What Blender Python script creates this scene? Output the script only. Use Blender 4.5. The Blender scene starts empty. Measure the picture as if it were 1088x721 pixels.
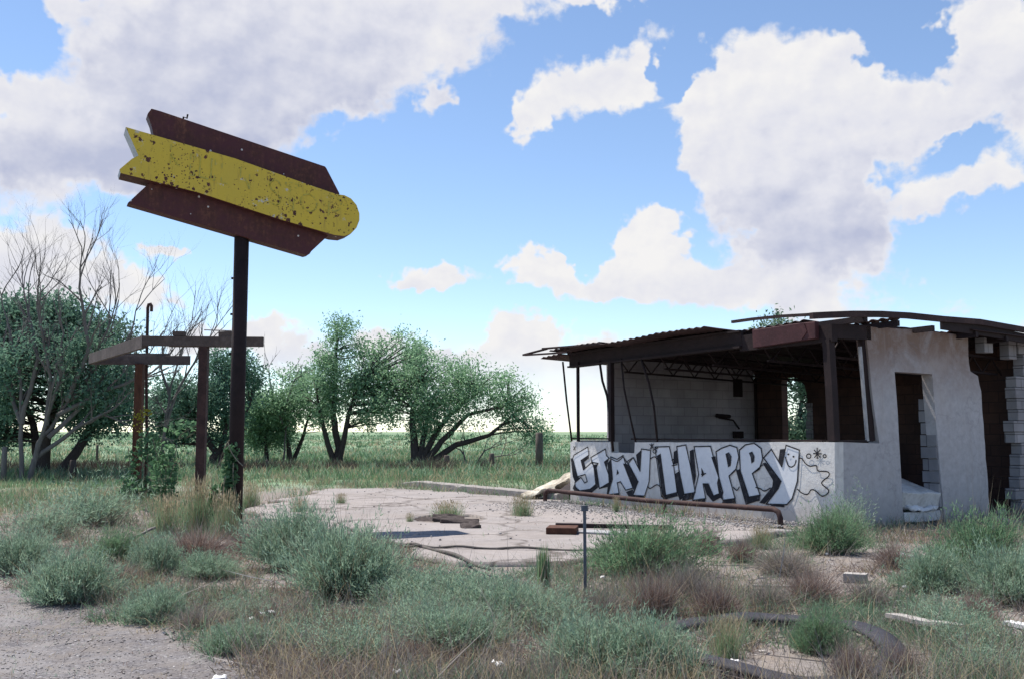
import bpy, bmesh, math, random
import numpy as np
from mathutils import Vector, Matrix
random.seed(7); RNG = np.random.default_rng(11)
SC = bpy.context.scene; COL = SC.collection
R = math.radians
# ------------------------------------------------------------------ camera model (photo pixels 1088 x 721 -> world)
F_PX, CX, CY, EYE = 1058.0, 544.0, 360.5, 1.45
PITCH = math.atan((458 - CY) / F_PX)
cp, sp = math.cos(PITCH), math.sin(PITCH)
CAM = Vector((0, 0, EYE))
def ray(px, py):
    dx, dy = (px - CX) / F_PX, (CY - py) / F_PX
    return Vector((dx, cp - sp * dy, sp + cp * dy))
def G(px, py, z=0.0):
    d = ray(px, py); return CAM + d * ((z - EYE) / d.z)
def D(px, py, Y):
    d = ray(px, py); return CAM + d * (Y / d.y)
def PL(px, py, p0, n):
    d = ray(px, py); return CAM + d * ((p0 - CAM).dot(n) / d.dot(n))
def proj(x, y, z):
    """world arrays -> photo pixels"""
    zz = z - EYE
    dep = y * cp + zz * sp; up = -y * sp + zz * cp
    dep = np.where(dep < 0.05, 0.05, dep)
    return CX + F_PX * x / dep, CY - F_PX * up / dep
SUN_H = Vector((-0.772, 0.636)); SUN_EL = R(64)

# ------------------------------------------------------------------ noise in numpy
def _h(ix, iy, s):
    n = (ix.astype(np.int64) * 374761393 + iy.astype(np.int64) * 668265263 + s * 982451653) & 0x7fffffff
    n = ((n ^ (n >> 13)) * 1274126177) & 0x7fffffff
    return ((n ^ (n >> 16)) & 0xffff) / 65535.0
def vnoise(x, y, s=0):
    x = np.asarray(x, float); y = np.asarray(y, float)
    ix, iy = np.floor(x), np.floor(y); fx, fy = x - ix, y - iy
    fx = fx * fx * (3 - 2 * fx); fy = fy * fy * (3 - 2 * fy)
    a, b = _h(ix, iy, s), _h(ix + 1, iy, s); c, d = _h(ix, iy + 1, s), _h(ix + 1, iy + 1, s)
    return (a * (1 - fx) + b * fx) * (1 - fy) + (c * (1 - fx) + d * fx) * fy
def fbm(x, y, s=0, o=4):
    t = 0; a = 0.5; n = 0
    for k in range(o):
        t = t + a * vnoise(x * 2 ** k, y * 2 ** k, s + k); n += a; a *= 0.5
    return t / n
def inpoly(px, py, poly):
    px = np.asarray(px, float); py = np.asarray(py, float); r = np.zeros(px.shape, bool); n = len(poly)
    for i in range(n):
        x0, y0 = poly[i]; x1, y1 = poly[(i + 1) % n]
        if y0 == y1: continue
        c = ((y0 > py) != (y1 > py)) & (px < (x1 - x0) * (py - y0) / (y1 - y0) + x0)
        r ^= c
    return r

# ------------------------------------------------------------------ node helpers
def new_mat(name):
    m = bpy.data.materials.new(name); m.use_nodes = True
    nt = m.node_tree; b = nt.nodes['Principled BSDF']; b.inputs['Specular IOR Level'].default_value = 0.25
    return m, nt, b
def N(nt, t, **kw):
    n = nt.nodes.new(t)
    for k, v in kw.items():
        if k.startswith('i_'):
            n.inputs[k[2:].replace('_', ' ')].default_value = v
        else: setattr(n, k, v)
    return n
def ramp(nt, src, stops, interp='LINEAR'):
    r = nt.nodes.new('ShaderNodeValToRGB'); cr = r.color_ramp; cr.interpolation = interp
    while len(cr.elements) < len(stops): cr.elements.new(0.5)
    for e, (p, c) in zip(cr.elements, stops):
        e.position = p; e.color = (*c, 1) if len(c) == 3 else c
    nt.links.new(src, r.inputs[0]); return r.outputs[0]
def g1(v): return (v, v, v)
def noise(nt, vec, scale, detail=5, rough=.6, dist=0.0):
    n = N(nt, 'ShaderNodeTexNoise'); n.inputs['Scale'].default_value = scale; n.inputs['Detail'].default_value = detail
    n.inputs['Roughness'].default_value = rough; n.inputs['Distortion'].default_value = dist
    if vec is not None: nt.links.new(vec, n.inputs['Vector'])
    return n.outputs['Fac']
def mix(nt, fac, a, b, bt='MIX'):
    m = N(nt, 'ShaderNodeMix', data_type='RGBA', blend_type=bt)
    for sock, v in ((m.inputs[0], fac), (m.inputs[6], a), (m.inputs[7], b)):
        if hasattr(v, 'links'): nt.links.new(v, sock)
        elif isinstance(v, (int, float)): sock.default_value = v
        else: sock.default_value = (*v, 1)
    return m.outputs[2]
def math_(nt, op, a, b=None, clamp=False):
    m = N(nt, 'ShaderNodeMath', operation=op); m.use_clamp = clamp
    for i, v in enumerate((a, b)):
        if v is None: continue
        if hasattr(v, 'links'): nt.links.new(v, m.inputs[i])
        else: m.inputs[i].default_value = v
    return m.outputs[0]
def bump(nt, b, h, strength=.4, dist=.02):
    n = N(nt, 'ShaderNodeBump'); n.inputs['Strength'].default_value = strength; n.inputs['Distance'].default_value = dist
    nt.links.new(h, n.inputs['Height']); nt.links.new(n.outputs[0], b.inputs['Normal'])
def objco(nt): return N(nt, 'ShaderNodeTexCoord').outputs['Object']
def geopos(nt): return N(nt, 'ShaderNodeNewGeometry').outputs['Position']
def rough_mat(name, stops, scale=6, rough=.9, bmp=.4, bscale=None, detail=7, dist=.01, scale3=None):
    m, nt, b = new_mat(name); v = objco(nt)
    if scale3:
        mp = N(nt, 'ShaderNodeMapping'); mp.inputs['Scale'].default_value = scale3; nt.links.new(v, mp.inputs[0]); v = mp.outputs[0]
    n1 = noise(nt, v, scale, detail, .65, .3); n2 = noise(nt, v, scale * 6, 4)
    s = math_(nt, 'ADD', math_(nt, 'MULTIPLY', n1, .7), math_(nt, 'MULTIPLY', n2, .3))
    nt.links.new(ramp(nt, s, stops), b.inputs['Base Color']); b.inputs['Roughness'].default_value = rough
    if bmp: bump(nt, b, noise(nt, v, bscale or scale * 8, 5), bmp, dist)
    return m
def leaf_mat(name, cols, trans=.35, objvar=True, rough=.75):
    """cols: ramp over a random value per leaf; a translucent part lets the sun glow through"""
    m, nt, b = new_mat(name)
    geo = N(nt, 'ShaderNodeNewGeometry')
    n = len(cols); stops = [(i / (n - 1), c) for i, c in enumerate(cols)]
    c = ramp(nt, geo.outputs['Random Per Island'], stops)
    big = noise(nt, geo.outputs['Position'], 1.3, 3)
    c = mix(nt, ramp(nt, big, [(.35, g1(0)), (.7, g1(.55))]), c, mix(nt, .5, c, cols[-1]))
    b.inputs['Roughness'].default_value = rough; b.inputs['Specular IOR Level'].default_value = .2
    nt.links.new(c, b.inputs['Base Color'])
    t = N(nt, 'ShaderNodeBsdfTranslucent'); nt.links.new(c, t.inputs[0])
    ms = N(nt, 'ShaderNodeMixShader'); ms.inputs[0].default_value = trans
    nt.links.new(b.outputs[0], ms.inputs[1]); nt.links.new(t.outputs[0], ms.inputs[2])
    nt.links.new(ms.outputs[0], nt.nodes['Material Output'].inputs['Surface'])
    return m

# ------------------------------------------------------------------ mesh helpers
class MB:
    def __init__(s): s.v = []; s.f = []; s.m = []; s.mi = 0
    def add(s, vs, fs):
        o = len(s.v); s.v += [tuple(v) for v in vs]; s.f += [tuple(i + o for i in f) for f in fs]; s.m += [s.mi] * len(fs); return s
    def box(s, o, ax, ay, az):
        """corner o and three edge vectors"""
        o, ax, ay, az = map(Vector, (o, ax, ay, az))
        p = [o, o + ax, o + ax + ay, o + ay]; p += [q + az for q in p]
        return s.add(p, [(3, 2, 1, 0), (4, 5, 6, 7), (0, 1, 5, 4), (1, 2, 6, 5), (2, 3, 7, 6), (3, 0, 4, 7)])
    def bar(s, a, b, w, h, up=(0, 0, 1)):
        a, b, up = Vector(a), Vector(b), Vector(up); d = (b - a); t = d.normalized()
        sd = t.cross(up).normalized(); u = sd.cross(t).normalized()
        return s.box(a - sd * w / 2 - u * h / 2, sd * w, d, u * h)
    def tube(s, pts, rad, n=8, cap=True):
        pts = [Vector(p) for p in pts]; k = len(pts)
        rad = rad if hasattr(rad, '__len__') else [rad] * k
        t0 = (pts[1] - pts[0]).normalized(); ref = Vector((0, 0, 1)) if abs(t0.z) < .9 else Vector((1, 0, 0))
        u = t0.cross(ref).normalized(); vs = []; fs = []
        for i in range(k):
            t = (pts[min(i + 1, k - 1)] - pts[max(i - 1, 0)]).normalized()
            u = (u - t * u.dot(t)).normalized(); w = t.cross(u)
            for j in range(n):
                a = 2 * math.pi * j / n; vs.append(pts[i] + (u * math.cos(a) + w * math.sin(a)) * rad[i])
        for i in range(k - 1):
            for j in range(n):
                j2 = (j + 1) % n; fs.append((i * n + j, i * n + j2, (i + 1) * n + j2, (i + 1) * n + j))
        if cap: fs += [tuple(range(n - 1, -1, -1)), tuple((k - 1) * n + j for j in range(n))]
        return s.add(vs, fs)
    def prism(s, poly, ext):
        """planar polygon (3D points) extruded by a vector"""
        ext = Vector(ext); n = len(poly); p = [Vector(q) for q in poly]
        return s.add(p + [q + ext for q in p], [tuple(range(n)), tuple(range(2 * n - 1, n - 1, -1))] + [(i, i + n, (i + 1) % n + n, (i + 1) % n) for i in range(n)])
    def build(s, name, mats, parent=None, smooth=False, bevel=0):
        me = bpy.data.meshes.new(name); me.from_pydata(s.v, [], s.f)
        for m in (mats if isinstance(mats, (list, tuple)) else [mats]): me.materials.append(m)
        me.polygons.foreach_set('material_index', s.m)
        bm = bmesh.new(); bm.from_mesh(me); bmesh.ops.recalc_face_normals(bm, faces=bm.faces); bm.to_mesh(me); bm.free()
        if smooth: me.polygons.foreach_set('use_smooth', [True] * len(me.polygons))
        me.update(); o = bpy.data.objects.new(name, me); COL.objects.link(o)
        if parent: attach(o, parent)
        if bevel:
            md = o.modifiers.new('bevel', 'BEVEL'); md.width = bevel; md.segments = 2; md.limit_method = 'ANGLE'
        return o
def attach(o, parent):
    o.parent = parent; o.matrix_parent_inverse = Matrix.Translation(-parent_loc(parent))
def parent_loc(p):
    """world place of an object that is only moved, never turned"""
    if p.parent is None: return p.location.copy()
    return parent_loc(p.parent) + p.matrix_parent_inverse.to_translation() + p.location
def np_mesh(name, verts, tris=None, quads=None, mats=(), mi=None):
    me = bpy.data.meshes.new(name); verts = np.asarray(verts, np.float32)
    tris = np.zeros((0, 3), np.int32) if tris is None else np.asarray(tris, np.int32)
    quads = np.zeros((0, 4), np.int32) if quads is None else np.asarray(quads, np.int32)
    me.vertices.add(len(verts)); me.vertices.foreach_set('co', verts.ravel())
    nl = 3 * len(tris) + 4 * len(quads); me.loops.add(nl)
    me.loops.foreach_set('vertex_index', np.concatenate([tris.ravel(), quads.ravel()]))
    nf = len(tris) + len(quads); me.polygons.add(nf)
    st = np.concatenate([np.arange(len(tris)) * 3, 3 * len(tris) + np.arange(len(quads)) * 4]).astype(np.int32)
    me.polygons.foreach_set('loop_start', st)
    for m in mats: me.materials.append(m)
    if mi is not None: me.polygons.foreach_set('material_index', np.asarray(mi, np.int32))
    me.update(calc_edges=True); return me
def link(name, me, loc=(0, 0, 0)):
    o = bpy.data.objects.new(name, me); COL.objects.link(o); o.location = loc; return o
def tag(o, label=None, cat=None, group=None, kind=None):
    if label: o['label'] = label
    if cat: o['category'] = cat
    if group: o['group'] = group
    if kind: o['kind'] = kind
    return o
def empty(name, loc, label, cat, group=None):
    o = bpy.data.objects.new(name, None); COL.objects.link(o); o.location = loc; o.empty_display_size = .2
    return tag(o, label, cat, group)
class Soup:
    """many small faces with a material index, built with numpy"""
    def __init__(s): s.v = []; s.t = []; s.q = []; s.tm = []; s.qm = []; s.n = 0
    def push(s, v, t=None, q=None, mi=0):
        v = np.asarray(v).reshape(-1, 3)
        if t is not None and len(t): s.t.append(np.asarray(t).reshape(-1, 3) + s.n); s.tm.append(np.full(len(s.t[-1]), mi))
        if q is not None and len(q): s.q.append(np.asarray(q).reshape(-1, 4) + s.n); s.qm.append(np.full(len(s.q[-1]), mi))
        s.v.append(v); s.n += len(v)
    def blades(s, base, d0, length, width, bend, mi=0):
        """ribbons of three joints that start along d0 and bend by the vector bend"""
        base = np.asarray(base, float); n = len(base)
        d0 = d0 / np.linalg.norm(d0, axis=1, keepdims=True)
        length = np.broadcast_to(length, (n,))[:, None]; width = np.broadcast_to(width, (n,))[:, None]
        sd = np.cross(d0, RNG.normal(size=(n, 3))); sd /= np.linalg.norm(sd, axis=1, keepdims=True) + 1e-9
        mid = base + d0 * length * .5 + bend * length * .15; tip = base + d0 * length * .95 + bend * length * .6
        v = np.stack([base - sd * width / 2, base + sd * width / 2, mid + sd * width * .42, mid - sd * width * .42, tip], 1)
        k = np.arange(n)[:, None] * 5
        s.push(v, np.concatenate([k + 3, k + 2, k + 4], 1), np.concatenate([k, k + 1, k + 2, k + 3], 1), mi)
    def leaves(s, c, d, L, W, mi=0):
        """pointed leaf quads centred at c along d"""
        c = np.asarray(c, float); n = len(c); d = d / (np.linalg.norm(d, axis=1, keepdims=True) + 1e-9)
        L = np.broadcast_to(L, (n,))[:, None]; W = np.broadcast_to(W, (n,))[:, None]
        sd = np.cross(d, RNG.normal(size=(n, 3))); sd /= np.linalg.norm(sd, axis=1, keepdims=True) + 1e-9
        v = np.stack([c - d * L / 2, c + sd * W / 2 - d * L * .05, c + d * L / 2, c - sd * W / 2 - d * L * .05], 1)
        k = np.arange(n)[:, None] * 4
        s.push(v, None, np.concatenate([k, k + 1, k + 2, k + 3], 1), mi)
    def mesh(s, name, mats):
        t = np.concatenate(s.t) if s.t else None; q = np.concatenate(s.q) if s.q else None
        mi = np.concatenate(s.tm + s.qm)
        return np_mesh(name, np.concatenate(s.v), t, q, mats, mi)

# ------------------------------------------------------------------ materials
M = {}
M['wood'] = rough_mat('weathered_timber', [(.3, (.045, .036, .034)), (.55, (.10, .08, .075)), (.75, (.17, .14, .13))], 3, .9, .5, 30, scale3=(1, 1, 1))
M['post_wood'] = rough_mat('old_post_wood', [(.3, (.05, .04, .036)), (.6, (.12, .10, .09)), (.8, (.2, .17, .15))], 5, .9, .5, 30, scale3=(4, 4, .6))
M['rust'] = rough_mat('rusty_steel', [(.3, (.022, .012, .012)), (.5, (.045, .024, .023)), (.7, (.08, .043, .038)), (.85, (.12, .07, .058))], 5, .75, .3)
M['rust_post'] = rough_mat('rust_brown_post', [(.3, (.03, .014, .010)), (.55, (.085, .036, .022)), (.8, (.17, .075, .035))], 4, .8, .3, scale3=(3, 3, .8))
M['dark_rust'] = rough_mat('soot_dark_rust', [(.3, (.012, .008, .009)), (.6, (.026, .016, .017)), (.8, (.055, .03, .028))], 3, .8, .3)
M['red_beam'] = rough_mat('faded_red_primer', [(.3, (.032, .013, .015)), (.55, (.068, .026, .029)), (.8, (.13, .055, .052))], 3, .65, .2)
M['deck'] = rough_mat('rusted_roof_sheet', [(.3, (.02, .012, .013)), (.55, (.045, .026, .026)), (.8, (.10, .06, .05))], 2.2, .8, .25)
M['grey_steel'] = rough_mat('weathered_galvanised_steel', [(.3, (.06, .065, .08)), (.6, (.12, .13, .16)), (.8, (.2, .2, .23))], 12, .6, .2)
M['alu'] = rough_mat('dull_aluminium', [(.3, (.22, .22, .23)), (.7, (.42, .42, .43))], 9, .5, .1)
M['cable'] = rough_mat('dusty_cable', [(.3, (.06, .055, .05)), (.7, (.14, .125, .12))], 10, .9, .2)
M['rubber'] = rough_mat('sun_faded_rubber', [(.3, (.018, .018, .024)), (.6, (.036, .036, .048)), (.82, (.10, .095, .10))], 5, .7, .35)
M['white_board'] = rough_mat('dirty_white_board', [(.3, (.30, .29, .28)), (.5, (.55, .54, .53)), (.75, (.72, .71, .70))], 3.5, .85, .3)
M['plank'] = rough_mat('grey_bleached_plank', [(.3, (.20, .18, .17)), (.6, (.36, .34, .33)), (.8, (.5, .48, .46))], 7, .9, .4)
M['litter_white'] = rough_mat('scrap_white', [(.3, (.5, .5, .52)), (.7, (.78, .78, .8))], 9, .8, .2)
M['tarp'] = rough_mat('stained_canvas', [(.32, (.10, .07, .055)), (.48, (.36, .33, .28)), (.62, (.6, .57, .5))], 2.4, .9, .5, 12)
M['graffiti_black'] = rough_mat('black_spray_paint', [(.3, (.010, .010, .014)), (.55, (.020, .020, .026)), (.66, (.10, .10, .11)), (.75, (.3, .3, .31))], 9, .75, .1)
M['graffiti_white'] = rough_mat('blue_white_spray_paint', [(.3, (.56, .58, .62)), (.5, (.66, .685, .73)), (.7, (.72, .735, .76))], 3, .85, .1)
M['ghost'] = rough_mat('ghost_lettering', [(.35, (.40, .37, .12)), (.55, (.50, .42, .07)), (.7, (.58, .46, .05))], 9, .8, .1)

def mat_stucco(name, lo_c, hi_c):
    m, nt, b = new_mat(name); v = objco(nt)
    n1 = noise(nt, v, 1.1, 7, .65, .4); n2 = noise(nt, v, 9, 6, .7)
    c = mix(nt, ramp(nt, n2, [(.3, g1(0)), (.75, g1(1))]), lo_c, hi_c)
    # brown water stains under the coping
    sep = N(nt, 'ShaderNodeSeparateXYZ'); nt.links.new(v, sep.inputs[0])
    hi = N(nt, 'ShaderNodeMapRange'); nt.links.new(sep.outputs[2], hi.inputs[0])
    hi.inputs[1].default_value = 1.9; hi.inputs[2].default_value = 2.8
    st = math_(nt, 'MULTIPLY', hi.outputs[0], ramp(nt, noise(nt, v, 1.7, 6, .7, .6), [(.3, g1(.4)), (.55, g1(1))]))
    c = mix(nt, math_(nt, 'MULTIPLY', st, .92), c, (.20, .13, .095))
    c = mix(nt, ramp(nt, n1, [(.52, g1(0)), (.72, g1(.5))]), c, (.42, .38, .36))
    mp = N(nt, 'ShaderNodeMapping'); mp.inputs['Scale'].default_value = (5, 5, .35); nt.links.new(v, mp.inputs[0])
    c = mix(nt, ramp(nt, noise(nt, mp.outputs[0], 1.6, 6, .65), [(.55, g1(0)), (.78, g1(.5))]), c, (.33, .29, .27))
    # splashed soil at the foot
    lo = N(nt, 'ShaderNodeMapRange'); nt.links.new(sep.outputs[2], lo.inputs[0]); lo.inputs[1].default_value = .5; lo.inputs[2].default_value = .05
    c = mix(nt, math_(nt, 'MULTIPLY', lo.outputs[0], math_(nt, 'MULTIPLY', n2, .8)), c, (.34, .29, .26))
    # hairline cracks
    vo = N(nt, 'ShaderNodeTexVoronoi', feature='DISTANCE_TO_EDGE'); vo.inputs['Scale'].default_value = .55
    wv = N(nt, 'ShaderNodeVectorMath', operation='ADD'); nz = N(nt, 'ShaderNodeTexNoise'); nz.inputs['Scale'].default_value = 2.4; nz.inputs['Detail'].default_value = 6
    nt.links.new(v, nz.inputs['Vector']); nt.links.new(v, wv.inputs[0]); nt.links.new(nz.outputs['Color'], wv.inputs[1]); nt.links.new(wv.outputs[0], vo.inputs['Vector'])
    cr = ramp(nt, vo.outputs[0], [(.0, g1(1)), (.012, g1(0))]); c = mix(nt, math_(nt, 'MULTIPLY', cr, .22), c, (.12, .11, .12))
    nt.links.new(c, b.inputs['Base Color']); b.inputs['Roughness'].default_value = .92
    bump(nt, b, math_(nt, 'ADD', n2, noise(nt, v, 60, 4)), .35, .012); return m
M['stucco'] = mat_stucco('white_stucco_wall', (.57, .555, .54), (.72, .71, .695)); M['stucco_end'] = mat_stucco('grey_end_plaster', (.35, .34, .35), (.48, .47, .485))  # the end wall gets a darker grey plaster than the front wall
def mat_block(name, c1, c2, mortar, darken=.5):
    """block-work courses: uses the wall's own length (u) and height in a UV map"""
    m, nt, b = new_mat(name); uv = N(nt, 'ShaderNodeUVMap').outputs[0]; v = objco(nt)
    br = N(nt, 'ShaderNodeTexBrick'); nt.links.new(uv, br.inputs['Vector'])
    br.inputs['Color1'].default_value = (*c1, 1); br.inputs['Color2'].default_value = (*c2, 1); br.inputs['Mortar'].default_value = (*mortar, 1)
    br.inputs['Scale'].default_value = 1; br.inputs['Brick Width'].default_value = .4; br.inputs['Row Height'].default_value = .2; br.inputs['Mortar Size'].default_value = .008
    n = noise(nt, v, 1.4, 7, .65, .4)
    c = mix(nt, ramp(nt, n, [(.35, g1(0)), (.7, g1(darken))]), br.outputs['Color'], (.03, .024, .024))
    nt.links.new(c, b.inputs['Base Color']); b.inputs['Roughness'].default_value = .95
    bump(nt, b, math_(nt, 'ADD', math_(nt, 'MULTIPLY', br.outputs['Fac'], -1), noise(nt, v, 40, 4)), .4, .01); return m
M['block_grey'] = mat_block('grey_block_wall', (.46, .435, .46), (.40, .375, .40), (.30, .28, .30), .3)
M['block_brown'] = mat_block('dark_brown_block_wall', (.10, .056, .044), (.08, .044, .036), (.05, .032, .028), .75)  # base colour lowered so the shaded interior reads dark
M['block_pale'] = mat_block('pale_broken_block', (.32, .315, .33), (.27, .265, .28), (.13, .125, .13), .35)

def mat_sign(name, yellow):
    m, nt, b = new_mat(name); v = objco(nt)
    n1 = noise(nt, v, 2.2, 7, .7, .3); n2 = noise(nt, v, 16, 5, .65)
    mp = N(nt, 'ShaderNodeMapping'); mp.inputs['Scale'].default_value = (7, 7, 1.1); nt.links.new(v, mp.inputs[0]); n3 = noise(nt, mp.outputs[0], 2.2, 6, .7)
    rust = ramp(nt, math_(nt, 'ADD', math_(nt, 'MULTIPLY', n2, .5), math_(nt, 'MULTIPLY', n3, .5)), [(.3, (.030, .013, .012)), (.52, (.085, .032, .024)), (.68, (.20, .085, .05))])
    if yellow:
        c = mix(nt, n1, (.66, .475, .045), (.54, .41, .070))
        c = mix(nt, ramp(nt, noise(nt, v, 5, 6, .7), [(.62, g1(0)), (.66, g1(.8))]), c, (.50, .52, .54))
        c = mix(nt, ramp(nt, n3, [(.56, g1(0)), (.74, g1(.55))]), c, (.26, .16, .06))
        vo = N(nt, 'ShaderNodeTexVoronoi'); vo.inputs['Scale'].default_value = 8.5; nt.links.new(v, vo.inputs['Vector'])
        vo2 = N(nt, 'ShaderNodeTexVoronoi'); vo2.inputs['Scale'].default_value = 24; nt.links.new(v, vo2.inputs['Vector'])
        d = math_(nt, 'ADD', vo.outputs['Distance'], math_(nt, 'MULTIPLY', math_(nt, 'SUBTRACT', noise(nt, v, 26, 5, .7), .5), .95))
        sz = math_(nt, 'MULTIPLY', ramp(nt, noise(nt, v, 1.6, 3), [(.40, g1(0)), (.66, g1(1))]), .33)
        chip = math_(nt, 'LESS_THAN', d, sz)
        d2 = math_(nt, 'ADD', vo2.outputs['Distance'], math_(nt, 'MULTIPLY', math_(nt, 'SUBTRACT', noise(nt, v, 60, 4), .5), .35))
        chip2 = math_(nt, 'LESS_THAN', d2, math_(nt, 'MULTIPLY', ramp(nt, noise(nt, v, 1.9, 4, .6), [(.44, g1(0)), (.68, g1(1))]), .34))
        nc = math_(nt, 'ADD', noise(nt, v, 11, 9, .74), math_(nt, 'MULTIPLY', noise(nt, v, 1.7, 3), .30))
        chip3 = math_(nt, 'GREATER_THAN', nc, .765)
        c = mix(nt, math_(nt, 'MAXIMUM', chip3, math_(nt, 'MAXIMUM', chip, chip2)), c, rust)
    else:
        c = mix(nt, n1, (.060, .018, .024), (.090, .028, .034))
        c = mix(nt, ramp(nt, noise(nt, v, 3.5, 7, .7), [(.38, g1(0)), (.60, g1(.9))]), c, rust)
        vo = N(nt, 'ShaderNodeTexVoronoi'); vo.inputs['Scale'].default_value = 5.0; nt.links.new(v, vo.inputs['Vector'])
        sepc = N(nt, 'ShaderNodeSeparateColor'); nt.links.new(vo.outputs['Color'], sepc.inputs[0])
        hole = math_(nt, 'MULTIPLY', math_(nt, 'LESS_THAN', vo.outputs['Distance'], .085), math_(nt, 'GREATER_THAN', sepc.outputs[0], .08))
        c = mix(nt, hole, c, (.55, .53, .52))
    nt.links.new(c, b.inputs['Base Color']); b.inputs['Roughness'].default_value = .6
    bump(nt, b, n2, .25, .006); return m
M['sign_yellow'] = mat_sign('chipped_yellow_enamel', True); M['sign_maroon'] = mat_sign('rusty_maroon_sheet', False)

def mat_ground():
    m, nt, b = new_mat('dry_plain_ground'); v = geopos(nt)
    at = N(nt, 'ShaderNodeAttribute', attribute_name='zone'); sep = N(nt, 'ShaderNodeSeparateColor'); nt.links.new(at.outputs['Color'], sep.inputs[0])
    nb = noise(nt, v, .5, 6, .6); nf = noise(nt, v, 26, 6, .7); nm = noise(nt, v, 5, 6, .65)
    soil = mix(nt, ramp(nt, nf, [(.3, g1(0)), (.7, g1(1))]), (.115, .10, .096), (.27, .245, .235))
    soil = mix(nt, ramp(nt, nm, [(.45, g1(0)), (.7, g1(.7))]), soil, (.22, .175, .135))
    vo = N(nt, 'ShaderNodeTexVoronoi'); vo.inputs['Scale'].default_value = 60; nt.links.new(v, vo.inputs['Vector'])
    sc = N(nt, 'ShaderNodeSeparateColor'); nt.links.new(vo.outputs['Color'], sc.inputs[0])
    grav = ramp(nt, sc.outputs[0], [(0, (.075, .07, .076)), (.5, (.115, .108, .116)), (.9, (.165, .157, .165)), (1, (.28, .275, .285))])
    grav = mix(nt, ramp(nt, nm, [(.4, g1(0)), (.62, g1(.85))]), grav, (.165, .148, .14)); grav = mix(nt, ramp(nt, noise(nt, v, 1.3, 6, .65), [(.45, g1(0)), (.62, g1(.55))]), grav, (.235, .225, .23))
    c = mix(nt, sep.outputs[0], soil, grav)
    fgreen = mix(nt, ramp(nt, nb, [(.3, g1(0)), (.7, g1(1))]), (.135, .225, .13), (.19, .275, .175))
    fgreen = mix(nt, ramp(nt, noise(nt, v, .06, 5), [(.4, g1(0)), (.65, g1(.5))]), fgreen, (.17, .165, .10))
    c = mix(nt, sep.outputs[1], c, fgreen)
    nt.links.new(c, b.inputs['Base Color']); b.inputs['Roughness'].default_value = .95
    h = math_(nt, 'ADD', math_(nt, 'MULTIPLY', math_(nt, 'MULTIPLY', vo.outputs['Distance'], -.45), sep.outputs[0]), nf)
    bump(nt, b, h, .6, .02); return m
M['ground'] = mat_ground()
def mat_concrete():
    m, nt, b = new_mat('cracked_pink_concrete'); v = geopos(nt)
    n1 = noise(nt, v, .9, 7, .65, .3); n2 = noise(nt, v, 30, 6, .7); n3 = noise(nt, v, 4, 6, .7)
    c = mix(nt, ramp(nt, n1, [(.3, g1(0)), (.7, g1(1))]), (.235, .213, .208), (.315, .287, .28))
    c = mix(nt, ramp(nt, n2, [(.35, g1(.4)), (.6, g1(0))]), c, (.19, .165, .16))
    c = mix(nt, ramp(nt, n3, [(.5, g1(0)), (.68, g1(.65))]), c, (.235, .215, .215))
    vo = N(nt, 'ShaderNodeTexVoronoi', feature='DISTANCE_TO_EDGE'); vo.inputs['Scale'].default_value = .42
    nz = N(nt, 'ShaderNodeTexNoise'); nz.inputs['Scale'].default_value = 1.6; nz.inputs['Detail'].default_value = 7
    ad = N(nt, 'ShaderNodeVectorMath', operation='ADD'); nt.links.new(v, nz.inputs['Vector']); nt.links.new(v, ad.inputs[0]); nt.links.new(nz.outputs['Color'], ad.inputs[1]); nt.links.new(ad.outputs[0], vo.inputs['Vector'])
    cr = ramp(nt, vo.outputs[0], [(.0, g1(1)), (.028, g1(0))]); c = mix(nt, math_(nt, 'MULTIPLY', cr, .9), c, (.075, .062, .055))
    c = mix(nt, ramp(nt, noise(nt, v, .55, 8, .7, .8), [(.50, g1(0)), (.60, g1(.6))]), c, (.20, .178, .168))
    # loose gravel band along the wall
    at = N(nt, 'ShaderNodeAttribute', attribute_name='zone'); sep = N(nt, 'ShaderNodeSeparateColor'); nt.links.new(at.outputs['Color'], sep.inputs[0])
    v2 = N(nt, 'ShaderNodeTexVoronoi'); v2.inputs['Scale'].default_value = 24; nt.links.new(v, v2.inputs['Vector'])
    s2 = N(nt, 'ShaderNodeSeparateColor'); nt.links.new(v2.outputs['Color'], s2.inputs[0])
    gr = ramp(nt, s2.outputs[0], [(0, (.13, .125, .13)), (.5, (.20, .19, .20)), (1, (.33, .325, .335))])
    c = mix(nt, sep.outputs[0], c, gr)
    nt.links.new(c, b.inputs['Base Color']); b.inputs['Roughness'].default_value = .93
    bump(nt, b, math_(nt, 'ADD', n2, math_(nt, 'MULTIPLY', cr, -1.5)), .5, .012); return m
M['concrete'] = mat_concrete()
M['kerb'] = rough_mat('old_grey_concrete', [(.3, (.17, .155, .15)), (.55, (.28, .26, .25)), (.8, (.38, .36, .35))], 2.5, .93, .4, 25)
M['floor'] = rough_mat('dark_floor', [(.3, (.03, .027, .027)), (.7, (.09, .08, .08))], 2, .95, .4)  # interior darkness put into the floor colour too
M['bark'] = rough_mat('dark_bark', [(.3, (.032, .025, .024)), (.6, (.075, .06, .058)), (.8, (.14, .12, .115))], 6, .9, .6, 30, scale3=(3, 3, .7))
M['dead'] = rough_mat('bleached_dead_wood', [(.3, (.09, .08, .08)), (.6, (.17, .152, .152)), (.8, (.30, .275, .27))], 4, .9, .4, 30, scale3=(3, 3, .7))

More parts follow.
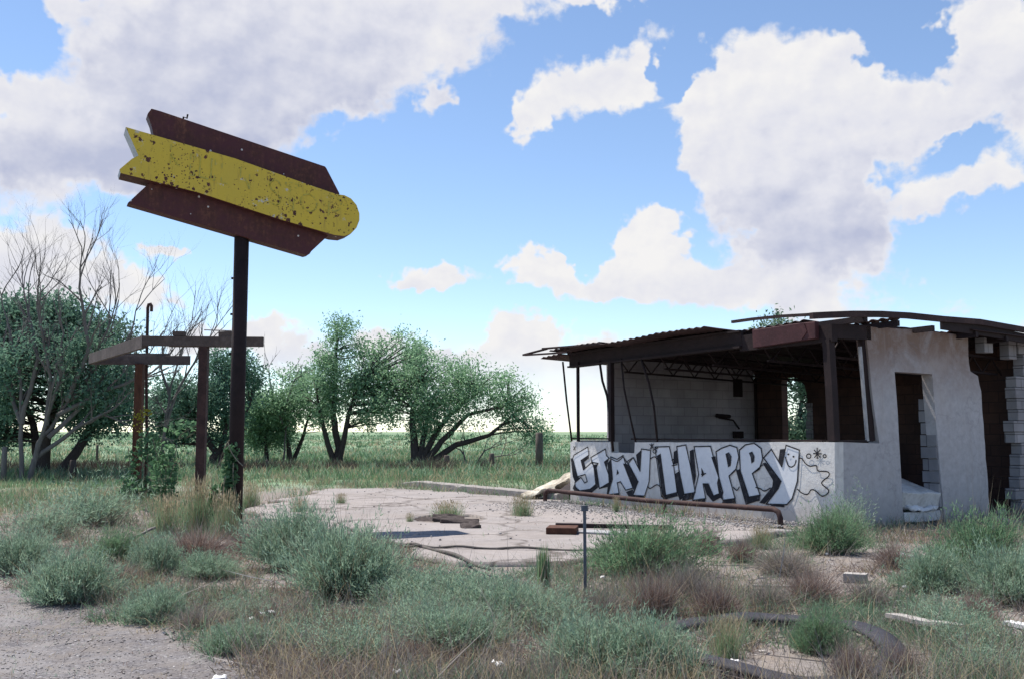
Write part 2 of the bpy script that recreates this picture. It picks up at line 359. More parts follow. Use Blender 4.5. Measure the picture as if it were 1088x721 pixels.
M['leaf_mid'] = leaf_mat('elm_leaf', [(0.089, 0.167, 0.104), (0.158, 0.284, 0.171), (0.243, 0.402, 0.244), (0.348, 0.516, 0.316)], 0.48)
M['leaf_dark'] = leaf_mat('dark_elm_leaf', [(0.057, 0.121, 0.094), (0.106, 0.198, 0.144), (0.172, 0.300, 0.212)], 0.4)
M['leaf_far'] = leaf_mat('grey_green_leaf', [(0.085, 0.144, 0.101), (0.135, 0.212, 0.144), (0.203, 0.287, 0.203)], 0.45)
M['vine'] = leaf_mat('vine_leaf', [(0.055, 0.125, 0.070), (0.100, 0.202, 0.104), (0.154, 0.282, 0.140)], 0.45)
M['vine_young'] = leaf_mat('yellow_young_leaf', [(.20, .20, .03), (.30, .28, .04)], .35)
M['sage'] = leaf_mat('sage_green_weed', [(0.129, 0.207, 0.150), (0.199, 0.305, 0.217), (0.271, 0.388, 0.277), (0.352, 0.457, 0.339)], 0.42)
M['sage_bright'] = leaf_mat('fresh_green_weed', [(0.096, 0.181, 0.099), (0.144, 0.253, 0.148), (0.207, 0.316, 0.187)], 0.45)
M['stem'] = leaf_mat('weed_stem', [(0.108, 0.099, 0.072), (0.198, 0.180, 0.135), (0.306, 0.270, 0.216)], .2)
M['dry'] = leaf_mat('dry_red_grass', [(0.087, 0.053, 0.043), (0.160, 0.100, 0.078), (0.248, 0.166, 0.136), (0.364, 0.277, 0.243)], .3)
M['grey_dry'] = leaf_mat('dead_grey_grass', [(0.149, 0.132, 0.127), (0.241, 0.213, 0.201), (0.345, 0.310, 0.293)], .3)
M['straw'] = leaf_mat('straw_grass', [(0.258, 0.213, 0.134), (0.361, 0.302, 0.198), (0.464, 0.399, 0.283)], 0.45)
M['scrub'] = leaf_mat('dark_bank_shade', [(.03, .022, .02), (.06, .045, .04), (.10, .078, .07), (.14, .12, .10)], .2)  # dark tones carry the earth bank and the shade under the trees
M['green'] = leaf_mat('meadow_grass', [(0.123, 0.220, 0.117), (0.179, 0.306, 0.168), (0.265, 0.383, 0.219)], 0.5)
M['litter'] = leaf_mat('ground_litter', [(0.066, 0.055, 0.052), (0.143, 0.127, 0.121), (0.264, 0.242, 0.237), (0.462, 0.440, 0.429)], .05)

# ------------------------------------------------------------------ zones in photo pixels, used once to find places on the ground
SLAB_PX = [(258, 546), (300, 530), (345, 521), (412, 519.5), (500, 525), (582, 533), (740, 552), (868, 567), (800, 573), (715, 578), (655, 592), (610, 602), (560, 607), (520, 612), (480, 606), (440, 596), (405, 580), (340, 566), (285, 556)]
ROAD_PX = [(-400, 602), (0, 608), (40, 622), (70, 640), (112, 648), (150, 668), (205, 682), (235, 700), (262, 740), (300, 1200), (-4000, 1200)]
SLAB_W = [G(*p) for p in SLAB_PX]
SLABxy = [(p.x, p.y) for p in SLAB_W]
def slab_mask(x, y): return inpoly(x + .9 * (fbm(x * 1.3, y * 1.3, 5) - .5), y + 1.3 * (fbm(x * 1.1, y * 1.1, 9) - .5), SLABxy)
def road_mask(x, y):
    px, py = proj(x, y, np.zeros_like(x)); return inpoly(px + 130 * (fbm(x * 1.5, y * 1.5, 21) - .5), py + 46 * (fbm(x * 1.2, y * 1.2, 22) - .5), ROAD_PX) & (y < 12)
def gz(x, y):
    """ground height: slight unevenness only"""
    x = np.asarray(x, float); y = np.asarray(y, float)
    z = .10 * (fbm(x * .35, y * .35, 3) - .5) + .035 * (fbm(x * 2.1, y * 2.1, 4, 3) - .5)
    near = np.clip((y - 2) / 3, 0, 1)
    return z * near - .02

# ------------------------------------------------------------------ ground
def graded(lo, hi, a, b, step, far):
    m = np.arange(a, b + 1e-6, step); o = [m]
    k = []; s = step; p = b
    while p < hi: s *= 1.35; p += s; k.append(p)
    l = []; s = step; p = a
    while p > lo: s *= 1.35; p -= s; l.append(p)
    return np.concatenate([np.array(l[::-1]), m, np.array(k)])
def build_ground():
    xs = graded(-4500, 4500, -16, 16, .16, 0); ys = graded(-200, 5000, 3.5, 32, .16, 0)
    X, Y = np.meshgrid(xs, ys); Z = gz(X, Y)
    far = np.clip((Y - 24) / 10, 0, 1)
    Z = Z + far * (.25 * (fbm(X * .05, Y * .05, 31) - .5))
    Z = np.where(np.hypot(X, Y) > 400, -.1, Z)
    v = np.stack([X, Y, Z], -1).reshape(-1, 3); ny, nx = X.shape
    i = (np.arange(ny - 1)[:, None] * nx + np.arange(nx - 1)[None]).reshape(-1, 1)
    me = np_mesh('ground', v, None, np.concatenate([i, i + 1, i + nx + 1, i + nx], 1), [M['ground']])
    rd = road_mask(v[:, 0], v[:, 1]).astype(float)
    grn = np.clip((v[:, 1] - 23 + 6 * (fbm(v[:, 0] * .3, v[:, 1] * .3, 8) - .5)) / 5, 0, 1)
    col = np.stack([rd, grn, grn * 0, grn * 0 + 1], 1).astype(np.float32)
    a = me.color_attributes.new('zone', 'FLOAT_COLOR', 'POINT'); a.data.foreach_set('color', col.ravel())
    me.polygons.foreach_set('use_smooth', np.ones(len(me.polygons), bool))
    tag(link('ground', me), kind='structure')
build_ground()

# building frame: C is the near corner, A runs along the painted wall, B along the door wall
C0 = G(887, 561); L0 = G(606, 533)
A = (L0 - C0); LEN_A = A.length; A.normalize(); B = Vector((-A.y, A.x, 0));
if B.x < 0: B = -B
LEN_B = 5.45
def P(a, b, z): return C0 + A * a + B * b + Vector((0, 0, z))
def on_front(px, py, off=0.0): return PL(px, py, C0 - B * off, B)
def on_end(px, py, off=0.0): return PL(px, py, C0 - A * off, A)

def build_slab():
    xs = np.arange(-6, 6, .07); ys = np.arange(11, 30, .09)
    X, Y = np.meshgrid(xs, ys); ny, nx = X.shape; mk = slab_mask(X, Y)
    pit = (np.hypot((X - G(478, 553).x) / .55, (Y - G(478, 553).y) / .8) < 1)
    mk = mk & ~pit
    cell = mk[:-1, :-1] & mk[1:, :-1] & mk[:-1, 1:] & mk[1:, 1:]
    Z = .045 + .02 * (fbm(X * .5, Y * .5, 40) - .5) + .004 * (fbm(X * 8, Y * 8, 41) - .5)
    v = np.stack([X, Y, Z], -1).reshape(-1, 3)
    i = (np.arange(ny - 1)[:, None] * nx + np.arange(nx - 1)[None])[cell].reshape(-1, 1)
    q = np.concatenate([i, i + 1, i + nx + 1, i + nx], 1); u, inv = np.unique(q, return_inverse=True)
    v = v[u]; q = inv.reshape(-1, 4)
    me = np_mesh('concrete_slab', v, None, q, [M['concrete']])
    # gravel drifted against the painted wall
    d = -((v - np.array(C0)) @ np.array(B)); t = (v - np.array(C0)) @ np.array(A)
    g = np.clip((1.5 + 1.3 * (fbm(v[:, 0] * 1.2, v[:, 1] * 1.2, 44) - .5) - d) / .5, 0, 1) * np.clip((LEN_A - t) / .6, 0, 1)
    patch = np.clip((fbm(v[:, 0] * .5 + 3, v[:, 1] * 1.6, 47) - .57) / .05, 0, 1)
    g = np.maximum(g, patch * .22)
    a = me.color_attributes.new('zone', 'FLOAT_COLOR', 'POINT'); a.data.foreach_set('color', np.stack([g, g, g, g * 0 + 1], 1).astype(np.float32).ravel())
    o = link('pavement', me); md = o.modifiers.new('thick', 'SOLIDIFY'); md.thickness = .14; md.offset = -1
    tag(o, kind='structure')
    # loose stones on the slab
    s = Soup(); n = 5200
    a_, d_ = RNG.uniform(.2, LEN_A, n), np.abs(RNG.normal(0, 1.0, n)) + .05
    p = np.array(C0)[None] + a_[:, None] * np.array(A) - d_[:, None] * np.array(B)
    extra = np.stack([RNG.uniform(-4, 4, 700), RNG.uniform(12, 26, 700), np.zeros(700)], 1)
    p = np.concatenate([p, extra[slab_mask(extra[:, 0], extra[:, 1])]]); p[:, 2] = .052
    stones(s, p, RNG.uniform(.006, .026, len(p)) * RNG.uniform(.5, 1, len(p)))
    tag(link('gravel', s.mesh('gravel', [M['gravel_bit']])), 'loose grey gravel strewn over the concrete before the painted wall', 'gravel', kind='stuff')
M['gravel_bit'] = leaf_mat('loose_stone', [(.10, .095, .10), (.17, .16, .165), (.24, .23, .235), (.36, .35, .355)], 0)
def stones(s, p, r):
    """little octahedral stones, squashed and turned"""
    n = len(p); d = np.array([(1, 0, 0), (0, 1, 0), (-1, 0, 0), (0, -1, 0), (0, 0, .7), (0, 0, -.5)], float)
    an = RNG.uniform(0, 6.28, n); c, sn = np.cos(an), np.sin(an)
    v = d[None] * r[:, None, None] * RNG.uniform(.6, 1.3, (n, 6, 1))
    x = v[..., 0] * c[:, None] - v[..., 1] * sn[:, None]; y = v[..., 0] * sn[:, None] + v[..., 1] * c[:, None]
    v = np.stack([x, y, v[..., 2]], -1) + p[:, None]
    f = np.array([(0, 1, 4), (1, 2, 4), (2, 3, 4), (3, 0, 4), (1, 0, 5), (2, 1, 5), (3, 2, 5), (0, 3, 5)])
    s.push(v, (f[None] + np.arange(n)[:, None, None] * 6))
build_slab()

# kerb that carries on the line of the painted wall
def build_kerb():
    m = MB(); a0, a1 = LEN_A + .25, LEN_A + 7.6; rr = random.Random(9)
    for s0, s1 in ((a0, a0 + 4.1), (a0 + 4.13, a1)):
        n = int((s1 - s0) / .18); vs = []; fs = []
        for i in range(n + 1):
            a = s0 + (s1 - s0) * i / n; h = .165 + rr.uniform(-.006, .006) - (.05 if abs(a - a0 - 4.15) < .15 else 0) - max(0, a - a1 + .9) * .12
            for b, z in ((-.17, -.12), (-.165 + rr.uniform(-.008, .008), h - .02), (-.14, h), (.14, h + rr.uniform(-.004, .004)), (.17, -.12)): vs.append(P(a, b, z))
        for i in range(n):
            for j in range(4): fs.append((i * 5 + j, i * 5 + j + 1, i * 5 + j + 6, i * 5 + j + 5))
        fs += [(4, 3, 2, 1, 0), tuple(n * 5 + j for j in range(5))]; m.add(vs, fs)
    tag(m.build('kerb', M['kerb']), kind='structure')
build_kerb()

# ------------------------------------------------------------------ the ruined building
def uvwall(o):
    me = o.data; uv = me.uv_layers.new(name='UVMap')
    for p in me.polygons:
        along = A if abs(p.normal.dot(B)) > abs(p.normal.dot(A)) else B
        for li in p.loop_indices:
            c = me.vertices[me.loops[li].vertex_index].co; uv.data[li].uv = ((c - C0).dot(along) + 20, c.z + 2)
    return o
def jag(pts, amp, step, seed=0, axis=None):
    """add uneven points along an open 3D polyline; moves them within the wall's plane"""
    rr = random.Random(seed); o = []
    for p, q in zip(pts[:-1], pts[1:]):
        p, q = Vector(p), Vector(q); d = q - p; k = max(1, int(d.length / step)); o.append(p)
        perp = (axis or A).cross(d).normalized()
        for i in range(1, k): o.append(p + d * (i / k + rr.uniform(-.3, .3) / k) + perp * rr.uniform(-amp, amp))
    o.append(Vector(pts[-1])); return o
house = empty('ruined_building', P(0, 0, 0), 'abandoned white block building with graffiti wall and rusty sagging roof', 'building')
TH = .20
# painted low wall with the broken notch in its top edge
f = on_front
top = jag([f(606, 469), f(648.5, 469)], .004, .25, 1, B) + [f(649, 480.2)] + jag([f(649, 480.2), f(674, 481)], .006, .12, 2, B)[1:] + [f(674.5, 469.3)] + jag([f(674.5, 469.3), f(886.8, 469.2)], .004, .3, 3, B)[1:]
poly = [P(0, 0, -.3), P(LEN_A, 0, -.3)] + top
front_wall = uvwall(MB().prism(poly, B * TH).build('front_wall', M['stucco'], house))
SILL_Z = f(880, 469).z
# door wall, its outline traced: sill, tall jamb, head, eroded far edge, doorway
e = on_end
far_edge = jag([e(1028.5, 357), e(1029.5, 385), e(1031, 394), e(1039, 399), e(1042.5, 415), e(1044, 440), e(1047, 480), e(1050, 520), e(1052, 560)], .012, .12, 5, A)
head = jag([e(920, 346.5), e(975, 350), e(1028.5, 357)], .012, .2, 6, A)
zb = -.35
def drop(p, z=zb): return Vector((p.x, p.y, z))
bl = P(TH + .004, TH + .004, zb)
poly = [P(0, .0, zb) + B * (TH + .003), Vector(P(0, TH + .003, SILL_Z))] + [e(934.5, 470.5)] + jag([e(934.5, 470.5), e(927, 420), e(920, 346.5)], .008, .2, 7, A)[1:-1] + head + far_edge[1:]
poly += [drop(far_edge[-1]), drop(e(1004, 556))] + jag([e(1004, 556), e(999, 500), e(994, 440), e(990.5, 397)], .004, .3, 8, A) + [e(970, 395.5), e(950.5, 394.3)] + jag([e(950.5, 394.3), e(954, 440), e(960, 556)], .006, .3, 9, A)[1:] + [drop(e(960, 556))]
end_wall = uvwall(MB().prism(poly, A * TH).build('end_wall', M['stucco_end'], house))
# pale block courses exposed in the far jamb of the doorway and along the eroded edge
jb = MB(); zt = e(990, 420).z
rr = random.Random(3)
bj = (e(1000, 500) - C0).dot(B)
z = 0.0; k = 0
while z < zt - .05:
    bb = (e(1004 - (z / 2.2) * 13, 0) - C0).dot(B) if False else bj + .075 - .02 * z
    w = .11 + rr.uniform(-.015, .02)
    jb.box(P(.02, bb - w, z + .006), A * (TH + .10 + rr.uniform(-.02, .02)), B * (w - .004), Vector((0, 0, .19)))
    z += .2; k += 1
uvwall(jb.build('door_jamb', M['block_pale'], house, bevel=.008))
# stub of the door wall at the back corner: stacked broken blocks
st = MB(); z = -.15; bstub = (e(1082, 480) - C0).dot(B); top_z = e(1085, 360).z - .25
while z < top_z:
    b0 = bstub + rr.choice([-.12, -.05, .0, .05, .12]) + (.18 if z > 2.3 else 0) - (.12 if z < .25 else 0)
    st.box(P(rr.uniform(-.01, .02), b0, z), A * TH, B * (LEN_B + .2 - b0), Vector((0, 0, .192)))
    z += .2
uvwall(st.build('wall_stub', M['block_pale'], house, bevel=.008))
# left end wall (grey blocks inside), back wall with a broken doorway
def wall_poly(name, pts, ext, mat): return uvwall(MB().prism(pts, ext).build(name, mat, house))
bL = 0.0
pl = lambda px, py: PL(px, py, P(LEN_A, 0, 0), A)
b_start = (pl(651, 440) - P(LEN_A, 0, 0)).dot(B)
wall_poly('side_wall', [P(LEN_A, b_start, -.3), P(LEN_A, LEN_B, -.3), P(LEN_A, LEN_B, 2.95), P(LEN_A, b_start, 3.0)], A * TH, M['block_grey'])
wall_poly('side_sill_wall', [P(LEN_A - .003, TH + .003, -.3), P(LEN_A - .003, b_start - .004, -.3), P(LEN_A - .003, b_start - .004, SILL_Z - .02), P(LEN_A - .003, TH + .003, SILL_Z - .02)], A * TH, M['stucco'])
pr = lambda px, py: PL(px, py, P(0, LEN_B, 0), B)
q0 = (pr(831, 440) - P(0, LEN_B, 0)).dot(A); q1 = (pr(863, 440) - P(0, LEN_B, 0)).dot(A)
zt_ = pr(842, 400).z
edge = jag([P(q1, LEN_B, -.3), P(q1, LEN_B, 1.6), P(q1 + .12, LEN_B, 2.1), P(q1 + .2, LEN_B, 2.5), P(q1 + .45, LEN_B, zt_)], .05, .2, 11, B)
poly = [P(-.05, LEN_B, -.3), ] + edge + jag([P(q1 + .45, LEN_B, zt_), P(q0 - .04, LEN_B, zt_), P(q0, LEN_B, zt_ - .1)], .03, .2, 12, B)[1:] + [P(q0, LEN_B, -.3), P(LEN_A - .003, LEN_B, -.3), P(LEN_A - .003, LEN_B, 2.95), P(-.05, LEN_B, 3.05)]
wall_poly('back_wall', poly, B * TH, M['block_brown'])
jb = MB(); z = .1
while z < 1.9:
    jb.box(P(q1 - .02, LEN_B - .02, z), A * (.10 + rr.uniform(0, .1)), B * .18, Vector((0, 0, .19))); z += .2
uvwall(jb.build('broken_block_edge', M['block_pale'], house, bevel=.008))
# inner partition that darkens the room behind the door
wall_poly('partition_wall', [P(1.9, 1.5, 0.05), P(1.9, LEN_B, .05), P(1.9, LEN_B, 2.9), P(1.9, 1.5, 2.9)] if False else [P(2.2, 3.6, 0.05), P(2.2, LEN_B - .003, .05), P(2.2, LEN_B - .003, 2.9), P(2.2, 3.6, 2.9)], A * .12, M['block_brown']) if False else None
MB().box(P(.0, .0, -.12) + A * .21 + B * .21, A * (LEN_A - .25), B * (LEN_B - .24), Vector((0, 0, .2))).build('floor_slab', M['floor'], house)
# pipes and boxes on the inside of the side and back walls
m = MB(); b_p = (pl(801, 430) - P(LEN_A, 0, 0)).dot(B)
m.tube([P(LEN_A - .06, b_p, .1), P(LEN_A - .06, b_p, 2.7)], .035)
m.build('drain_pipe', M['dark_rust'], house, smooth=True)
m = MB(); c = pl(762, 443); m.tube([c - A * .05, pl(775, 446) - A * .12, pl(782, 455) - A * .1], .02); m.tube([pl(758, 441) - A * .1, pl(772, 442) - A * .1], .045)
m.build('broken_pipe', M['dark_rust'], house, smooth=True)
m = MB(); m.box(pl(778, 465) - A * .08, B * .3, A * .07, Vector((0, 0, .16))); m.build('junction_box', M['dark_rust'], house, bevel=.01)
for px in (779, 812):
    p = pl(px, 412); m = MB(); m.box(p - A * .03 - Vector((0, 0, .2)), B * .28, A * .05, Vector((0, 0, .42))); m.build('wall_vent', M['dark_rust'], house)

# front beam: a steel channel under the roof edge, and the red bent cover at its near end
ZB0, ZB1 = on_front(700, 388).z, 3.06
zl, zr = on_front(602, 390.5).z, on_front(800, 368).z
m = MB(); x0, x1 = LEN_A + .06, 1.85
for z0, z1, w in ((0, .035, .16), (.265, .30, .16), (.035, .265, .05)):
    pts = [P(x0, -w / 2 + .06, zl + z0), P(x1, -w / 2 + .06, zr + z0)]
    d = Vector((0, 0, z1 - z0)); wv = B * w
    m.add([pts[0], pts[1], pts[1] + wv, pts[0] + wv, pts[0] + d, pts[1] + d, pts[1] + wv + d, pts[0] + wv + d], [(0, 1, 2, 3), (4, 5, 6, 7), (0, 1, 5, 4), (1, 2, 6, 5), (2, 3, 7, 6), (3, 0, 4, 7)])
m.build('roof_beam', M['dark_rust'], house)
m = MB(); q = [on_front(p[0], p[1], .05) for p in ((799, 350.5), (846, 343.5), (866, 341.5), (866.5, 359.5), (849, 362), (800, 369.5))]
m.prism(q, B * .09); m.build('bent_beam_cover', M['red_beam'], house, bevel=.01)
m = MB(); q = [on_front(p[0], p[1], .062) for p in ((849, 343.5), (852, 352), (848, 361.5), (851, 361.5), (857, 352), (854, 343))]
m.prism(q, B * .01); m.build('cover_strap', M['red_beam'], house)
# header that runs on over the corner to the tall wall
m = MB(); m.bar(P(1.9, .1, 2.93), P(-.02, .1, 2.95), .12, .26); m.bar(P(.06, .05, 2.98), P(.06, 1.0, 3.0), .12, .22)
m.build('corner_header', M['dark_rust'], house)
# mullions between sill and beam, several of them bent
def mull(pxs, r, name='window_mullion', off=.02, mat='dark_rust', sq=False):
    m = MB(); pts = [on_front(x, y, -off) for x, y in pxs]
    if sq:
        for p, q in zip(pts[:-1], pts[1:]): m.bar(p, q, r, r, up=B)
    else: m.tube(pts, r, 6)
    m.build(name, M[mat], house, smooth=not sq)
mull([(598, 384), (602, 425), (607.5, 468)], .022)
mull([(614, 384), (614.5, 468.5)], .05, sq=True)
mull([(637, 383), (640, 404), (645, 420), (648, 440), (651.5, 479)], .026)
mull([(649, 383), (649.8, 468.5)], .09, sq=True, name='window_post')
mull([(660, 381), (663, 412), (669, 440), (675.5, 469)], .02)
mull([(680.5, 379), (689, 405), (694.5, 430), (698.5, 469)], .022)
mull([(880, 361), (883.5, 415), (886, 468)], .13, sq=True, name='corner_post', off=.07)
m = MB(); m.box(P(LEN_A - .02, .04, SILL_Z + .0), -A * (LEN_A - 5.55), B * .1, Vector((0, 0, .03))); m.build('sill_rail', M['dark_rust'], house)
m = MB(); m.box(P(4.78, .04, SILL_Z), -A * 4.55, B * .1, Vector((0, 0, .03))); m.build('sill_rail', M['dark_rust'], house)
# door-wall window: dark frame and a pale metal edge
m = MB()
p0, p1 = e(929.5, 468, -.04), e(921, 360, -.04)
m.bar(p0 - B * .05 + A * .05, p1 - B * .05 + A * .05, .10, .12, up=B); m.build('window_frame', M['dark_rust'], house)
m = MB(); m.bar(e(922.5, 468) - B * .02, e(914.5, 368) - B * .02, .035, .05, up=B); m.build('frame_edge', M['alu'], house)
m = MB(); m.box(P(-.01, .04, SILL_Z + .002), B * .92, A * .16, Vector((0, 0, .025))); m.build('sill_rail', M['dark_rust'], house)

# roof: corrugated sheets, joists and the warped rim over the door side
def roof_z(a, b): return 3.255 - .024 * a - .035 * (b + .4) - .04 * max(0, a - 6.3) ** 2
def sheet(name, a0, a1, b0, b1, seed, rag=.06, lift=0, mat='deck'):
    rr = random.Random(seed); na = max(2, int((a1 - a0) / .045)); nb = max(2, int(abs(b1 - b0) / .35)); vs = []; fs = []
    e0 = [rr.uniform(-rag, rag) for _ in range(na // 16 + 2)]; e1 = [rr.uniform(-rag, rag) for _ in range(na // 16 + 2)]
    for i in range(na + 1):
        a = a0 + (a1 - a0) * i / na; bb0 = b0 + e0[i // 16]; bb1 = b1 + e1[i // 16]
        for j in range(nb + 1):
            b = bb0 + (bb1 - bb0) * j / nb
            z = roof_z(a, b) + .016 * math.sin(a * 2 * math.pi / .18) + .02 * math.sin(a * 1.9 + seed) * math.cos(b * 1.3) + lift
            vs.append(P(a, b, z))
    for i in range(na):
        for j in range(nb):
            k = i * (nb + 1) + j; fs.append((k, k + nb + 1, k + nb + 2, k + 1))
    m = MB(); m.add(vs, fs); o = m.build(name, M[mat], house, smooth=True)
    md = o.modifiers.new('thick', 'SOLIDIFY'); md.thickness = .012
    return o
main = [(2.15, 3.6), (3.57, 5.1), (5.07, 6.75)]
for i, (a0, a1) in enumerate(main): sheet('roof_sheet', a0, a1, -.47, LEN_B + .3, i + 1, .03, i * .012)
sheet('roof_sheet', 6.7, 7.35, -.30, LEN_B + .2, 5, .10, -.02)
# corner bays: sheets left with gaps the sky shows through
for i, (a0, a1, b0, b1) in enumerate([(.75, 2.2, .25, LEN_B + .3), (-.30, .8, 1.15, 1.32), (-.38, .8, 3.1, LEN_B + .3)]):
    sheet('roof_sheet', a0, a1, b0, b1, 20 + i, .08, .01 * i)
# torn strips at the far tip of the eave
m = MB()
m.bar(on_front(557, 377, .42), on_front(604, 374, .42), .10, .03); m.bar(on_front(557, 376.5, .42), on_front(580, 370.5, .42), .09, .025); m.bar(on_front(578, 370, .42), on_front(640, 365, .42), .12, .03)
m.build('torn_roof_strip', M['deck'], house)
# front edge rim and end rim, warped
def path_bar(name, pts, w, h, mat):
    m = MB()
    for k in range(len(pts) - 1):
        p, q = pts[k], pts[k + 1]; d = (q - p); t = d.normalized(); sd = t.cross(Vector((0, 0, 1))).normalized() * w / 2; u = Vector((0, 0, h))
        if k == 0: base = len(m.v); m.v += [tuple(p - sd), tuple(p + sd), tuple(p + sd + u), tuple(p - sd + u)]
        i = len(m.v) - 4; m.v += [tuple(q - sd), tuple(q + sd), tuple(q + sd + u), tuple(q - sd + u)]
        for x, y in ((0, 1), (1, 2), (2, 3), (3, 0)): m.f.append((i + x, i + y, i + 4 + y, i + 4 + x)); m.m.append(0)
    n = len(m.v); m.f += [(3, 2, 1, 0), (n - 4, n - 3, n - 2, n - 1)]; m.m += [0, 0]
    return m.build(name, M[mat], house)
path_bar('eave_rim', [on_front(x, y, .42) for x, y in ((778, 343.5), (800, 340.5), (830, 337.5), (858, 336))] + [P(-.3, -.38, on_front(868, 335.5, .42).z)], .05, .045, 'deck')
endp = [(862, 339), (880, 338), (905, 337), (935, 337), (965, 338.5), (1000, 342), (1040, 345), (1075, 351), (1110, 357)]
path_bar('end_rim', [on_end(x, y, .34) for x, y in endp], .07, .095, 'deck')
path_bar('end_fascia', [on_end(x, y, .30) for x, y in ((1000, 350), (1040, 356), (1075, 362), (1110, 369))], .04, .17, 'dark_rust')
path_bar('end_joist', [on_end(x, y, -.35) for x, y in ((864, 349), (905, 347), (960, 350), (1020, 358), (1110, 372))], .06, .04, 'dark_rust')
m = MB()
for b in (.42, 1.2, 2.1, 3.3, 4.2): m.bar(P(-.36, b, 3.17 - .03 * b), P(2.2, b, 3.13 - .03 * b), .07, .09)
m.build('purlin', M['dark_rust'], house)
# open-web joists under the deck
for a in (.5, 1.7, 3.0, 4.3, 5.5):
    m = MB(); zt2, zb2 = 2.98, 2.66
    t = lambda b: P(a, b, zt2 - .035 * b); u = lambda b: P(a, b, zb2 - .03 * b)
    m.bar(t(.2), t(LEN_B), .06, .04); m.bar(u(.5), u(LEN_B - .2), .05, .035); b = .3; up = True
    while b < LEN_B - .35:
        m.bar(t(b) if up else u(b), u(b + .3) if up else t(b + .3), .02, .02, up=A); b += .3; up = not up
    m.build('roof_joist', M['dark_rust'], house)
# loose blocks wedged under the roof of the door wall
for px, py, w, h in ((1046, 366, .26, .26), (1072, 371, .24, .34), (1081, 362, .3, .2)):
    m = MB(); p = on_end(px, py); m.box(p - Vector((0, 0, h / 2)), B * w, A * .18, Vector((0, 0, h))); uvwall(m.build('loose_block', M['block_pale'], house, bevel=.01))
for px, py in ((957, 357), (1004, 357)):
    pass

# ------------------------------------------------------------------ graffiti: letter faces, black drop shadows, marker outlines (flat paint on the wall)
def z3(pts): return [(580 + x / 7.207, 450 + y / 7.207) for x, y in pts]
def z4(pts): return [(700 + x / 5.44, 450 + y / 5.44) for x, y in pts]
FACES = [z3(p) for p in (
    [(320,175),(328,238),(268,278),(286,350),(355,290),(395,450),(338,498),(258,510),(226,482),(220,448),(268,408),(296,450),(316,440),(300,385),(240,402),(205,262),(215,237)],
    [(345,255),(455,190),(462,240),(485,262),(447,290),(498,440),(410,492),(385,330),(400,300),(352,292)],
    [(495,250),(545,270),(590,240),(665,490),(610,505),(570,440),(545,450),(560,530),(475,540),(510,420)],
    [(630,300),(668,255),(720,360),(730,190),(800,200),(790,440),(755,550),(665,545),(705,440)])]
FACES += [z4(p) for p in (
    [(-23,70+62),(60,130),(85,240),(105,395),(15,418)], [(103,130),(155,120),(180,230),(210,395),(145,405),(115,260)], [(78,236),(114,227),(119,262),(86,271)],
    [(203,130),(298,128),(370,395),(315,415),(285,345),(255,345),(270,430),(195,440),(230,290)],
    [(330,160),(360,140),(410,122),(450,135),(462,190),(445,260),(405,300),(440,430),(370,440),(345,300)],
    [(465,150),(500,120),(550,110),(590,140),(600,200),(580,260),(540,285),(585,410),(520,422),(470,270)],
    [(605,195),(650,145),(710,245),(735,122),(812,150),(800,330),(770,430),(740,465),(620,462),(690,370),(705,330)])]
BLACK = [z3(p) for p in (
    [(190,262),(204,262),(240,402),(262,410),(222,440),(205,400)], [(205,490),(222,450),(228,482),(258,510),(338,498),(395,450),(400,485),(350,525),(270,542),(225,525)],
    [(268,278),(328,240),(330,262),(292,290),(302,330),(286,350)], [(362,312),(392,306),(384,332),(408,488),(380,478)], [(447,290),(480,270),(464,330),(482,380),(496,436)],
    [(398,500),(410,494),(498,445),(480,535),(466,540),(472,480)], [(545,345),(560,375),(540,392)], [(472,300),(494,270),(508,415),(490,470),(480,440)],
    [(590,300),(622,306),(702,438),(680,515),(664,492)], [(478,543),(560,532),(572,556),(480,572)], [(690,235),(728,200),(720,355),(704,330)],
    [(612,520),(664,500),(680,520),(664,548),(755,552),(760,572),(640,562)], [(604,332),(630,302),(704,436),(690,440),(640,350)], [(850,242),(878,225),(922,555),(892,566)])]
BLACK += [z4(p) for p in (
    [(86,160),(103,150),(116,256),(112,226),(84,232)], [(90,290),(119,270),(145,405),(140,425),(120,440),(106,395)], [(22,422),(105,398),(110,416),(62,428),(28,440)],
    [(178,155),(200,145),(214,300),(206,350),(182,230)], [(148,408),(210,398),(196,432),(132,446),(138,425)], [(245,250),(265,290),(247,306)], [(303,190),(325,185),(348,300),(372,392)],
    [(258,348),(284,348),(314,418),(372,398),(366,420),(312,448),(276,405)], [(195,441),(270,432),(266,452),(196,458)], [(385,172),(404,162),(420,186),(415,240),(400,250),(393,210)],
    [(370,443),(440,432),(446,458),(364,457)], [(446,270),(468,258),(520,424),(586,412),(582,440),(502,466)], [(520,166),(540,158),(553,186),(550,216),(535,228),(530,190)],
    [(600,226),(618,222),(704,328),(690,374),(612,460),(580,455),(655,362),(660,326)], [(700,146),(732,142),(710,243),(690,215)], [(640,464),(722,466),(726,480),(652,474)], [(345,300),(356,380),(370,440),(350,420),(336,340)])]
def flat(m, poly, off):
    """painted polygon: a thin sheet a few millimetres proud of the wall"""
    q = [on_front(x, y, off) for x, y in poly]; m.add(q, [tuple(range(len(q)))])
def ribbon(m, pxs, w, off, closed=False, on=on_front, nrm=None):
    pts = [on(x, y, off) for x, y in pxs]; nrm = nrm or B
    if closed: pts.append(pts[0])
    for p, q in zip(pts[:-1], pts[1:]):
        d = q - p
        if d.length < 1e-4: continue
        t = d.normalized(); s = t.cross(nrm).normalized() * w / 2; t = t * w * .35
        m.add([p - s - t, q - s + t, q + s + t, p + s - t], [(0, 1, 2, 3)])
